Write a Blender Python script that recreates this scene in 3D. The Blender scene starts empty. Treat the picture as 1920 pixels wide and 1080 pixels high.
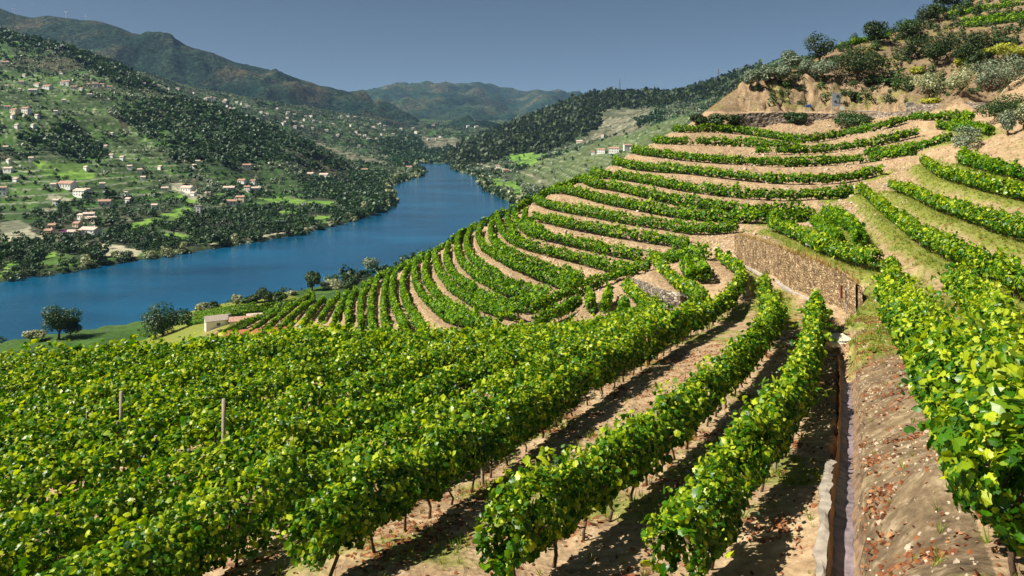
import bpy, math
import numpy as np
from mathutils import Vector, kdtree
S = bpy.context.scene
COL = S.collection
rng = np.random.default_rng(7)
# ------------------------------------------------------------------ camera, sky, sun, exposure
H = 85.0            # camera height above the river (river at z = 0)
F = 1400.0          # focal length in pixels of a 1920 px wide picture
HV = 240.0          # picture row of the horizon
cd = bpy.data.cameras.new("camera"); cam = bpy.data.objects.new("camera", cd); COL.objects.link(cam)
cam.location = (0, 0, H); cam.rotation_euler = (math.radians(90), 0, 0)
cd.sensor_width = 36; cd.lens = 36*F/1920; cd.shift_y = -(540-HV)/1920
cd.clip_start = 0.5; cd.clip_end = 40000
S.camera = cam
SUN_EL, SUN_AZ = math.radians(48), math.radians(-104)    # azimuth from +Y towards +X
w = bpy.data.worlds.new("World"); S.world = w; w.use_nodes = True
wn = w.node_tree; bg = wn.nodes['Background']
sky = wn.nodes.new('ShaderNodeTexSky'); sky.sky_type = 'NISHITA'; sky.sun_disc = False
sky.sun_elevation = SUN_EL; sky.sun_rotation = SUN_AZ
sky.altitude = 200; sky.air_density = 0.5; sky.dust_density = 1.3; sky.ozone_density = 5.0
hs = wn.nodes.new('ShaderNodeHueSaturation'); hs.inputs['Saturation'].default_value = .85; hs.inputs['Hue'].default_value = .485; hs.inputs['Value'].default_value = .64
wn.links.new(sky.outputs[0], hs.inputs['Color']); wn.links.new(hs.outputs[0], bg.inputs[0]); bg.inputs[1].default_value = 0.05
sd = bpy.data.lights.new("sun", 'SUN'); sd.energy = 5.0; sd.angle = math.radians(0.5); sd.color = (1.0, 0.93, 0.80)
so = bpy.data.objects.new("sun", sd); COL.objects.link(so)
sv = Vector((math.sin(SUN_AZ)*math.cos(SUN_EL), math.cos(SUN_AZ)*math.cos(SUN_EL), math.sin(SUN_EL)))
so.rotation_euler = sv.to_track_quat('Z', 'Y').to_euler(); so.location = (-50, 0, 200)
S.view_settings.view_transform = 'Standard'; S.view_settings.look = 'None'
S.view_settings.exposure = 0.9; S.view_settings.gamma = 1.0
S.render.engine = 'CYCLES'
S.cycles.max_bounces = 6; S.cycles.transparent_max_bounces = 4; S.cycles.volume_bounces = 0

# ------------------------------------------------------------------ helpers
def tag(o, label=None, cat=None, group=None, kind=None):
    if label: o['label'] = label
    if cat: o['category'] = cat
    if group: o['group'] = group
    if kind: o['kind'] = kind
    return o
def empty(name, loc=(0, 0, 0), rz=0.0):
    o = bpy.data.objects.new(name, None); COL.objects.link(o)
    o.location = loc; o.rotation_euler = (0, 0, rz); o.empty_display_size = 0.2
    return o
def mesh(name, V, faces, mats, smooth=False, tint=None, mi=None, cols=None):
    """faces: list of (n,k) int arrays; tint: per-vertex float; cols: per-vertex rgb"""
    V = np.asarray(V, np.float32)
    me = bpy.data.meshes.new(name)
    me.vertices.add(len(V)); me.vertices.foreach_set('co', V.ravel())
    if isinstance(faces, np.ndarray): faces = [faces]
    faces = [np.asarray(f, np.int32) for f in faces if len(f)]
    nl = sum(f.size for f in faces); npoly = sum(len(f) for f in faces)
    me.loops.add(nl); me.polygons.add(npoly)
    me.loops.foreach_set('vertex_index', np.concatenate([f.ravel() for f in faces]))
    tot = np.concatenate([np.full(len(f), f.shape[1], np.int32) for f in faces])
    st = np.concatenate([[0], np.cumsum(tot)[:-1]]).astype(np.int32)
    me.polygons.foreach_set('loop_start', st)
    if mi is not None: me.polygons.foreach_set('material_index', np.asarray(mi, np.int32))
    me.polygons.foreach_set('use_smooth', np.full(npoly, bool(smooth)))
    me.update(calc_edges=True)
    if not isinstance(mats, (list, tuple)): mats = [mats]
    for m in mats: me.materials.append(m)
    if tint is not None:
        a = me.attributes.new('tint', 'FLOAT', 'POINT'); a.data.foreach_set('value', np.asarray(tint, np.float32))
    if cols is not None:
        c4 = np.ones((len(V), 4), np.float32); c4[:, :3] = cols
        a = me.attributes.new('zone', 'FLOAT_COLOR', 'POINT'); a.data.foreach_set('color', c4.ravel())
    return me
def obj(name, me, parent=None, loc=None):
    o = bpy.data.objects.new(name, me); COL.objects.link(o)
    if parent is not None: o.parent = parent
    if loc is not None: o.location = loc
    return o
class MB:
    def __init__(s): s.V = []; s.Q = []; s.T = []; s.n = 0
    def add(s, V, Q=None, T=None):
        V = np.asarray(V, float)
        if Q is not None and len(Q): s.Q.append(np.asarray(Q, int)+s.n)
        if T is not None and len(T): s.T.append(np.asarray(T, int)+s.n)
        s.V.append(V); s.n += len(V)
    def box(s, c, d, rz=0, top=1.0):
        x, y, z = np.array(d)/2
        P = np.array([[-x,-y,-z],[x,-y,-z],[x,y,-z],[-x,y,-z],[-x*top,-y*top,z],[x*top,-y*top,z],[x*top,y*top,z],[-x*top,y*top,z]])
        cz, sz = math.cos(rz), math.sin(rz)
        P = np.stack([P[:,0]*cz-P[:,1]*sz, P[:,0]*sz+P[:,1]*cz, P[:,2]], 1)+np.array(c)
        s.add(P, [[0,3,2,1],[4,5,6,7],[0,1,5,4],[1,2,6,5],[2,3,7,6],[3,0,4,7]])
    def tube(s, P, R, n=6, cap=True):
        P = np.asarray(P, float); R = np.broadcast_to(R, (len(P),))
        V = []
        for i in range(len(P)):
            t = P[min(i+1, len(P)-1)]-P[max(i-1, 0)]; t = t/(np.linalg.norm(t)+1e-9)
            a = np.cross(t, [0.3, 1, 0.1] if abs(t[2]) > .7 else [0, 0, 1]); a /= np.linalg.norm(a); b = np.cross(t, a)
            for k in range(n):
                th = 2*math.pi*k/n; V.append(P[i]+R[i]*(math.cos(th)*a+math.sin(th)*b))
        Q = [[i*n+k, i*n+(k+1) % n, (i+1)*n+(k+1) % n, (i+1)*n+k] for i in range(len(P)-1) for k in range(n)]
        V = np.array(V); T = []
        if cap:
            m = len(V); V = np.vstack([V, P[0], P[-1]])
            T = [[m, (k+1) % n, k] for k in range(n)]+[[m+1, (len(P)-1)*n+k, (len(P)-1)*n+(k+1) % n] for k in range(n)]
        s.add(V, Q, T)
    def build(s, name, mat, parent=None, smooth=False, loc=None):
        V = np.vstack(s.V); fs = []
        if s.Q: fs.append(np.vstack(s.Q))
        if s.T: fs.append(np.vstack(s.T))
        return obj(name, mesh(name, V, fs, mat, smooth), parent, loc)
def vnoise(x, y, seed=0):
    xi = np.floor(x).astype(np.int64); yi = np.floor(y).astype(np.int64); fx = x-xi; fy = y-yi
    fx = fx*fx*(3-2*fx); fy = fy*fy*(3-2*fy)
    def h(a, b):
        n = (a*374761393+b*668265263+seed*974634777) & 0x7fffffff
        n = ((n ^ (n >> 13))*1274126177) & 0x7fffffff
        return ((n ^ (n >> 16)) & 0xffff)/65535.0
    return (h(xi, yi)*(1-fx)+h(xi+1, yi)*fx)*(1-fy)+(h(xi, yi+1)*(1-fx)+h(xi+1, yi+1)*fx)*fy
def fbm(x, y, seed=0, o=4):
    s = 0; a = .5
    for i in range(o): s = s+a*vnoise(x*2**i, y*2**i, seed+i); a *= .5
    return s
def sstep(a, b, x):
    t = np.clip((x-a)/(b-a), 0, 1); return t*t*(3-2*t)
def inpoly(P, u, v):
    P = np.asarray(P, float); ins = np.zeros(u.shape, bool); j = len(P)-1
    for i in range(len(P)):
        xi, yi = P[i]; xj, yj = P[j]
        c = ((yi > v) != (yj > v)) & (u < (xj-xi)*(v-yi)/(yj-yi+1e-12)+xi)
        ins ^= c; j = i
    return ins
def seg_dist(P, x, y):
    P = np.asarray(P, float); best = np.full(x.shape, 1e18)
    for i in range(len(P)-1):
        a = P[i]; d = P[i+1]-a; L = d@d+1e-12
        t = np.clip(((x-a[0])*d[0]+(y-a[1])*d[1])/L, 0, 1)
        best = np.minimum(best, (x-a[0]-t*d[0])**2+(y-a[1]-t*d[1])**2)
    return np.sqrt(best)
class TPS:
    """height z (relative to the camera) over the ground plane, smooth through surveyed points"""
    def __init__(s, pts, reg=1e-4, ky=3.5):
        pts = np.array(pts, float); s.ky = ky
        s.P = np.stack([pts[:, 0]/300, np.log(pts[:, 2])*ky], 1); val = pts[:, 1]
        n = len(pts); K = s.phi(s.P[:, None]-s.P[None]); A = np.zeros((n+3, n+3)); A[:n, :n] = K+reg*np.eye(n)
        A[:n, n] = 1; A[:n, n+1:] = s.P; A[n, :n] = 1; A[n+1:, :n] = s.P.T
        s.w = np.linalg.solve(A, np.concatenate([val, [0, 0, 0]]))
    def phi(s, d):
        r2 = (d**2).sum(-1); return .5*r2*np.log(r2+1e-12)
    def __call__(s, u, Y):
        sh = np.shape(u); u = np.ravel(u)/300; l = np.log(np.ravel(Y))*s.ky; out = np.empty(len(u))
        for i in range(0, len(u), 20000):
            q = np.stack([u[i:i+20000], l[i:i+20000]], 1)
            out[i:i+20000] = s.phi(q[:, None]-s.P[None])@s.w[:-3]+s.w[-3]+q@s.w[-2:]
        return out.reshape(sh)
def pz(u, v, Y): return (u, v, Y)                        # surveyed by sight line
def zz(u, Y, z): return (u, HV-F*z/Y, Y)                 # surveyed by height rel. to camera
def world(u, Y, z): return np.stack([(u-960)/F*Y, Y, z+H], -1)

# ------------------------------------------------------------------ materials
def newmat(name):
    m = bpy.data.materials.new(name); m.use_nodes = True; nt = m.node_tree; nt.nodes.clear()
    out = nt.nodes.new('ShaderNodeOutputMaterial'); return m, nt, out
def N(nt, t, **kw):
    n = nt.nodes.new(t)
    for k, v in kw.items():
        if k.startswith('i_'): n.inputs[k[2:].replace('_', ' ')].default_value = v
        else: setattr(n, k, v)
    return n
def ramp(nt, fac, stops, interp='LINEAR'):
    r = nt.nodes.new('ShaderNodeValToRGB'); r.color_ramp.interpolation = interp
    el = r.color_ramp.elements
    while len(el) < len(stops): el.new(0.5)
    for e, (p, c) in zip(el, stops): e.position = p; e.color = (*c, 1)
    nt.links.new(fac, r.inputs[0]); return r.outputs[0]
def mixc(nt, fac, a, b, mode='MIX'):
    n = nt.nodes.new('ShaderNodeMix'); n.data_type = 'RGBA'; n.blend_type = mode
    for sock, val in ((n.inputs[0], fac), (n.inputs[6], a), (n.inputs[7], b)):
        if isinstance(val, (int, float)): sock.default_value = val
        elif isinstance(val, tuple): sock.default_value = (*val, 1)
        else: nt.links.new(val, sock)
    return n.outputs[2]
def noise(nt, scale, detail=4, rough=.55, vec=None, dim='3D'):
    n = nt.nodes.new('ShaderNodeTexNoise'); n.inputs['Scale'].default_value = scale
    n.inputs['Detail'].default_value = detail; n.inputs['Roughness'].default_value = rough
    if vec is None: vec = nt.nodes.new('ShaderNodeNewGeometry').outputs['Position']
    nt.links.new(vec, n.inputs['Vector']); return n.outputs[0]
def bump(nt, h, strength, dist):
    b = nt.nodes.new('ShaderNodeBump'); b.inputs['Strength'].default_value = strength; b.inputs['Distance'].default_value = dist
    nt.links.new(h, b.inputs['Height']); return b.outputs[0]
def mathn(nt, op, a, b=None, c=None, clamp=False):
    n = nt.nodes.new('ShaderNodeMath'); n.operation = op; n.use_clamp = clamp
    for i, v in enumerate((a, b, c)):
        if v is None: continue
        if isinstance(v, (int, float)): n.inputs[i].default_value = v
        else: nt.links.new(v, n.inputs[i])
    return n.outputs[0]
def principled(nt, out, col, rough=.8, normal=None, spec=.5, metal=0):
    p = nt.nodes.new('ShaderNodeBsdfPrincipled')
    if isinstance(col, tuple): p.inputs['Base Color'].default_value = (*col, 1)
    else: nt.links.new(col, p.inputs['Base Color'])
    p.inputs['Roughness'].default_value = rough; p.inputs['Metallic'].default_value = metal
    p.inputs['Specular IOR Level'].default_value = spec
    if normal is not None: nt.links.new(normal, p.inputs['Normal'])
    if out is not None: nt.links.new(p.outputs[0], out.inputs[0])
    return p
def simple(name, col, rough=.8, var=.25, scale=3.0, bmp=0, metal=0, spec=.4):
    m, nt, out = newmat(name); n = noise(nt, scale, 5)
    c = ramp(nt, n, [(0.3, tuple(x*(1-var) for x in col)), (0.7, tuple(min(1, x*(1+var)) for x in col))])
    principled(nt, out, c, rough, bump(nt, n, .6, bmp) if bmp else None, spec, metal); return m
def leafmat(name, dark, mid, light, trans=.35, rough=.42, spec=.5, tcol=None):
    m, nt, out = newmat(name)
    a = nt.nodes.new('ShaderNodeAttribute'); a.attribute_name = 'tint'
    c = ramp(nt, a.outputs['Fac'], [(0.0, dark), (0.5, mid), (1.0, light)])
    p = principled(nt, None, c, rough, None, spec)
    t = nt.nodes.new('ShaderNodeBsdfTranslucent')
    tc = mixc(nt, 1.0, c, tcol or (1.6, 1.35, .4), 'MULTIPLY'); nt.links.new(tc, t.inputs[0])
    mx = nt.nodes.new('ShaderNodeMixShader'); mx.inputs[0].default_value = trans
    nt.links.new(p.outputs[0], mx.inputs[1]); nt.links.new(t.outputs[0], mx.inputs[2]); nt.links.new(mx.outputs[0], out.inputs[0])
    return m
M = {}
M['vine'] = leafmat('vine_leaf', (.010, .055, .002), (.065, .20, .004), (.48, .56, .02), .42, .40, .5, (1.3, 1.3, .3))  # brightest stop puts leaf highlights into the leaf colour
M['vine_far'] = leafmat('vine_leaf_distant', (.010, .055, .002), (.060, .19, .003), (.30, .44, .01), .38, .5, .3, (1.3, 1.3, .3))
M['green'] = leafmat('tree_leaf', (.012, .035, .006), (.03, .075, .012), (.07, .13, .02), .25, .5, .4)
M['darkgreen'] = leafmat('dark_tree_leaf', (.010, .024, .006), (.026, .052, .010), (.06, .10, .018), .2, .55, .3)
M['olive'] = leafmat('olive_leaf', (.05, .075, .04), (.12, .16, .09), (.28, .33, .22), .2, .5, .4, (1.2, 1.2, .8))
M['pale'] = leafmat('pale_willow_leaf', (.1, .12, .05), (.2, .22, .1), (.42, .42, .26), .25, .5, .4, (1.2, 1.2, .8))
M['yellow'] = leafmat('yellow_leaf', (.16, .2, .01), (.32, .36, .03), (.55, .52, .06), .3, .5, .4)
M['grass'] = leafmat('grass_blade', (.05, .12, .006), (.16, .22, .015), (.38, .33, .07), .3, .6, .3)
M['litter'] = leafmat('dry_leaf', (.07, .025, .012), (.22, .075, .028), (.42, .22, .10), .15, .7, .2, (1.2, 1, .7))
M['flower'] = leafmat('bougainvillea_flower', (.25, .02, .22), (.45, .04, .4), (.6, .15, .55), .3, .6, .3, (1, 1, 1))
M['bark'] = simple('vine_bark', (.10, .06, .035), .95, .5, 25, .02)
M['post'] = simple('weathered_post', (.30, .25, .19), .9, .3, 20, .01)
M['woodpost'] = simple('wooden_stake', (.36, .20, .08), .85, .3, 20, .01)
M['metal'] = simple('galvanised_steel', (.45, .46, .48), .45, .15, 8, 0, .7)
M['white'] = simple('white_painted_wall', (.78, .77, .74), .85, .06, .6)
M['cream'] = simple('cream_wall', (.68, .60, .44), .85, .08, .6)
M['roof'] = simple('clay_tile_roof', (.36, .21, .15), .85, .3, 1.5, .03)
M['paleroof'] = simple('sunbleached_tile_roof', (.52, .40, .33), .85, .3, 1.5, .03)
M['glass'] = simple('window_pane', (.03, .04, .05), .2, .2, 4, 0, 0, .6)
M['concrete'] = simple('concrete', (.30, .26, .21), .9, .4, 4, .03)
M['turbine'] = simple('white_turbine_paint', (.75, .76, .78), .5, .05, .2)
M['rust'] = simple('rusty_iron', (.16, .05, .03), .85, .4, 15, .01)
M['road'] = simple('road_asphalt', (.30, .27, .24), .9, .15, 1.2)
M['signback'] = simple('sign_white_panel', (.30, .33, .38), .5, .05, 1)
M['signblue'] = simple('sign_blue_panel', (.02, .09, .38), .5, .05, 1)
M['signdark'] = simple('sign_dark_lettering', (.03, .04, .06), .6, .05, 1)
M['signgreen'] = simple('sign_green_panel', (.02, .18, .07), .5, .05, 1)
M['orangedirt'] = simple('red_earth', (.26, .085, .035), .95, .25, .8, .05)

M['olive'] = leafmat('olive_leaf', (.05, .085, .05), (.16, .21, .13), (.42, .48, .34), .2, .5, .4, (1.2, 1.2, .8))
M['pale'] = leafmat('pale_willow_leaf', (.12, .15, .06), (.3, .33, .17), (.62, .62, .42), .25, .5, .4, (1.2, 1.2, .8))
M['drygrass'] = leafmat('dry_grass_blade', (.22,.12,.03),(.42,.27,.09),(.6,.45,.2),.3,.7,.2,(1.2,1,.7))
M['stone'] = simple('loose_schist', (.42,.34,.25), .9, .45, 1.7)
M['white_stone'] = simple('pale_cut_stone', (.42,.38,.33), .9, .2, 3)
M['signdark2'] = simple('dark_pylon_steel', (.10,.11,.13), .6, .2, 1)
HAZE = 3.0e-5
M['valleygreen'] = leafmat('valley_tree_leaf', (.008, .034, .012), (.022, .066, .020), (.06, .125, .03), .2, .5, .4)
M['ditchearth'] = simple('ditch_bank_earth', (.20, .13, .08), .95, .5, 6, .05)
# ------------------------------------------------------------------ NEAR GROUND: vineyard hill
def c(u, v, Y): return (u, v+F*1.0/Y, Y)                  # surveyed at canopy mid height (1 m up)
near_pts = [
 (1580,1085,10),(1590,860,16),(1590,760,20.5),(1590,700,24),(1580,655,28),(1590,610,38),(1600,588,45),
 (700,1035,13),(840,950,16),(960,870,19.5),(1140,735,26),(1250,670,32),(1330,620,42),(1390,560,54),
 (1130,985,13.5),(1250,880,17),(1420,690,27),(1450,622,37),
 (1400,960,13),(1480,850,17),(1540,705,25),
 zz(300,9,-7.2),zz(0,9,-7.6),zz(600,16,-8.3),zz(600,24,-9.3),zz(600,36,-11.2),
 zz(300,12,-7.9),zz(300,18,-8.8),zz(300,25,-9.8),zz(300,32,-10.7),
 zz(0,12,-8.1),zz(0,18,-9.1),zz(0,25,-10.1),zz(0,31,-11.0),zz(-400,12,-8.8),zz(-400,20,-10.2),zz(-400,30,-11.9),
 zz(900,36,-11.6),zz(900,48,-14.6),zz(1150,48,-14.0),zz(1150,60,-16.3),
 zz(960,6,-5.8),zz(300,5,-6.2),zz(1600,5,-5.2),zz(960,3,-5.4),zz(2400,4,-4.2),zz(-600,6,-7),zz(960,1.6,-5.3),zz(2300,1.6,-5),zz(-400,1.6,-5.6),
 # hidden drop beyond the foreground terrace
 zz(-400,50,-26),zz(-400,100,-50),zz(-400,220,-82),zz(-400,320,-90),
 zz(0,45,-19),zz(0,80,-38),zz(0,150,-60),zz(0,230,-76),zz(0,300,-85.5),zz(0,340,-89),
 zz(300,45,-18),zz(300,90,-40),zz(300,180,-64),zz(300,270,-76),zz(300,325,-85.5),zz(300,370,-89),
 zz(440,60,-26),zz(440,110,-42),zz(600,60,-24),zz(600,90,-30),zz(850,62,-20.5),
 zz(440,235,-60.5),zz(440,300,-71),zz(440,360,-84),zz(440,400,-90),zz(560,300,-68),zz(560,380,-84),zz(560,420,-90),
 (430,632,190),(480,624,170),(560,612,140),(640,608,112),(700,618,100),(760,622,88),(800,630,80),(850,622,77),(940,618,75),
 (1000,606,76),(1060,596,74),(1110,595,69),(1230,598,59),(1173,545,78),(1240,560,66),(1300,545,65),(1320,500,75),
 c(480,600,200),c(546,578,185),c(583,553,195),c(620,572,150),c(600,597,128),c(640,551,163),
 c(706,522,140),c(698,549,118),c(700,590,104),c(656,563,128),
 c(777,492,132),c(777,517,117),c(785,546,105),c(812,573,95),c(837,592,88),
 c(860,442,135),c(856,462,125),c(883,508,104),c(917,529,96),c(958,546,91),c(1000,558,88),
 c(931,406,137),c(948,444,116),c(1042,471,103),c(1104,487,97),c(1150,500,92),
 c(985,396,132),c(1050,446,105),c(1133,465,97),c(1248,483,87),
 c(1004,374,141),c(1117,397,119),c(1221,414,108),c(1335,432,97),
 c(1044,353,147),c(1137,374,126),c(1283,401,108),c(1446,405,101),c(1525,399,101),
 c(1096,332,150),c(1221,364,120),c(1350,385,108),c(1115,324,153),c(1283,349,123),c(1467,366,112),c(1598,355,112),
 c(1171,307,150),c(1350,324,128),c(1550,335,118),c(1187,280,166),c(1283,293,147),c(1467,304,134),c(1612,297,131),
 c(1227,262,170),c(1350,265,160),c(1446,268,152),c(1571,276,143),
 c(1262,241,175),c(1350,241,171),c(1467,256,161),c(1571,251,160),c(1666,231,152),c(1780,225,145),
 # behind the spur's skyline
 zz(640,200,-58),zz(640,260,-76),zz(640,330,-85),zz(640,420,-91),
 zz(777,165,-38),zz(777,225,-66),zz(777,300,-83),zz(777,400,-91),zz(940,170,-30),zz(940,230,-56),zz(940,310,-82),zz(940,430,-91),
 zz(1100,190,-24),zz(1100,250,-53),zz(1100,330,-80),zz(1100,470,-91),zz(1200,210,-14),zz(1200,270,-42),zz(1200,360,-78),zz(1200,500,-91),
 zz(1300,215,-2),zz(1300,270,-25),zz(1300,380,-72),zz(1300,520,-91),zz(1450,240,4),zz(1450,300,-12),zz(1450,420,-60),zz(1500,560,-91),
 # road, cutting and hill above it
 (1290,236,184),(1350,207,181),(1450,208,180),(1560,209,178),(1650,208,173),(1750,204,163),(1850,196,152),
 (1400,248,172),(1480,248,168),(1560,246,167),(1640,240,160),(1700,236,152),
 (1400,207,186),(1500,208,185),(1600,207,182),(1700,192,170),
 (1410,165,193),(1500,152,196),(1600,158,192),(1450,140,204),(1520,125,210),(1570,90,216),(1640,72,222),(1760,30,232),(1850,-10,240),(1950,-60,250),(2300,-150,260),
 (1700,152,182),(1700,100,206),(1800,172,152),(1800,130,172),(1800,60,208),(1900,152,148),(1900,100,166),(1900,62,186),(1900,20,208),(2300,60,180),
 zz(1450,230,12),zz(1640,280,12),zz(1800,300,22),zz(1950,300,36),zz(1700,400,-40),zz(2300,400,10),zz(1800,560,-80),zz(2400,560,-60),
 (1870,255,104),(1900,290,86),(1800,242,130),(1750,264,130),(1860,215,125),(1950,230,105),(2300,200,110),
 c(1730,298,112),c(1812,333,82),c(1916,358,67),c(1801,294,95),c(1916,321,75),c(2050,380,55),
 c(1670,346,102),c(1749,377,74),c(1812,394,61),c(1916,427,48),
 c(1620,354,104),c(1645,379,91),c(1697,421,66),c(1770,458,49),c(1853,494,39),c(1916,521,34),c(2050,570,27),
 c(1602,424,74),c(1560,437,73),c(1612,446,66),c(1446,418,88),c(1487,432,80),
 (1419,455,76),(1493,482,64),(1550,502,57.5),(1600,522,51),
 (1393,489,74),(1434,514,65),(1478,540,57),(1538,567,50),(1588,585,45.5),
 c(1520,452,65),c(1603,479,54),c(1670,498,45),c(1674,529,37),c(1666,556,32),
 c(1690,590,25),c(1740,650,18),c(1800,720,13),c(1860,800,9.5),c(1925,900,7.3),
 (1700,890,11.5),(1750,880,10.6),(1640,700,22.5),(1700,1080,8.4),(1850,1080,7.0),(1640,1080,9.3),(1640,860,14.5),
 c(1789,529,35),c(1843,567,26),c(1874,617,20),c(1915,700,14),(1900,560,31),(2050,640,20),(2300,900,8),(2400,420,40),
]
TN = TPS(near_pts, 2e-4)
def near_z(u, Y):
    """smooth ground, relative to camera"""
    return -(TN(u, Y)-HV)*Y/F
def hit(u, v, dz=0.0, ymin=6.0, ymax=420.0, fn=None):
    """where the sight line through (u, v) meets ground + dz (first visible)"""
    Y = np.exp(np.linspace(math.log(ymin), math.log(ymax), 700 if ymax < 500 else 1400))
    z = (fn or near_z)(np.full(len(Y), float(u)), Y)
    g = HV-F*(z+dz)/Y - v                        # <0: ray has reached ground height
    k = np.where((g[:-1] > 0) & (g[1:] <= 0))[0]
    if g[0] <= 0: i = 0; return u, Y[0], z[0]
    if len(k) == 0:
        i = int(np.argmin(np.abs(g))); return u, Y[i], z[i]
    i = k[0]; t = g[i]/(g[i]-g[i+1]); Yh = Y[i]*(1-t)+Y[i+1]*t
    return u, Yh, z[i]*(1-t)+z[i+1]*t
def hits(P, dz=0.0, ymin=6.0, ymax=420.0, fn=None):
    return np.array([world(*hit(u, v, dz, ymin, ymax, fn)) for u, v in P])
def resample(P, step):
    P = np.asarray(P, float); d = np.concatenate([[0], np.cumsum(np.linalg.norm(np.diff(P[:, :2], axis=0), axis=1))])
    n = max(2, int(d[-1]/step)+1); s = np.linspace(0, d[-1], n)
    return np.stack([np.interp(s, d, P[:, k]) for k in range(P.shape[1])], 1)
def smooth_path(P, it=2):
    P = np.asarray(P, float)
    for _ in range(it):
        Q = [P[0]]
        for i in range(len(P)-1): Q += [P[i]*.75+P[i+1]*.25, P[i]*.25+P[i+1]*.75]
        Q.append(P[-1]); P = np.array(Q)
    return P
def ground_at(X, Y): return near_z(960+F*X/Y, Y)+H

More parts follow.
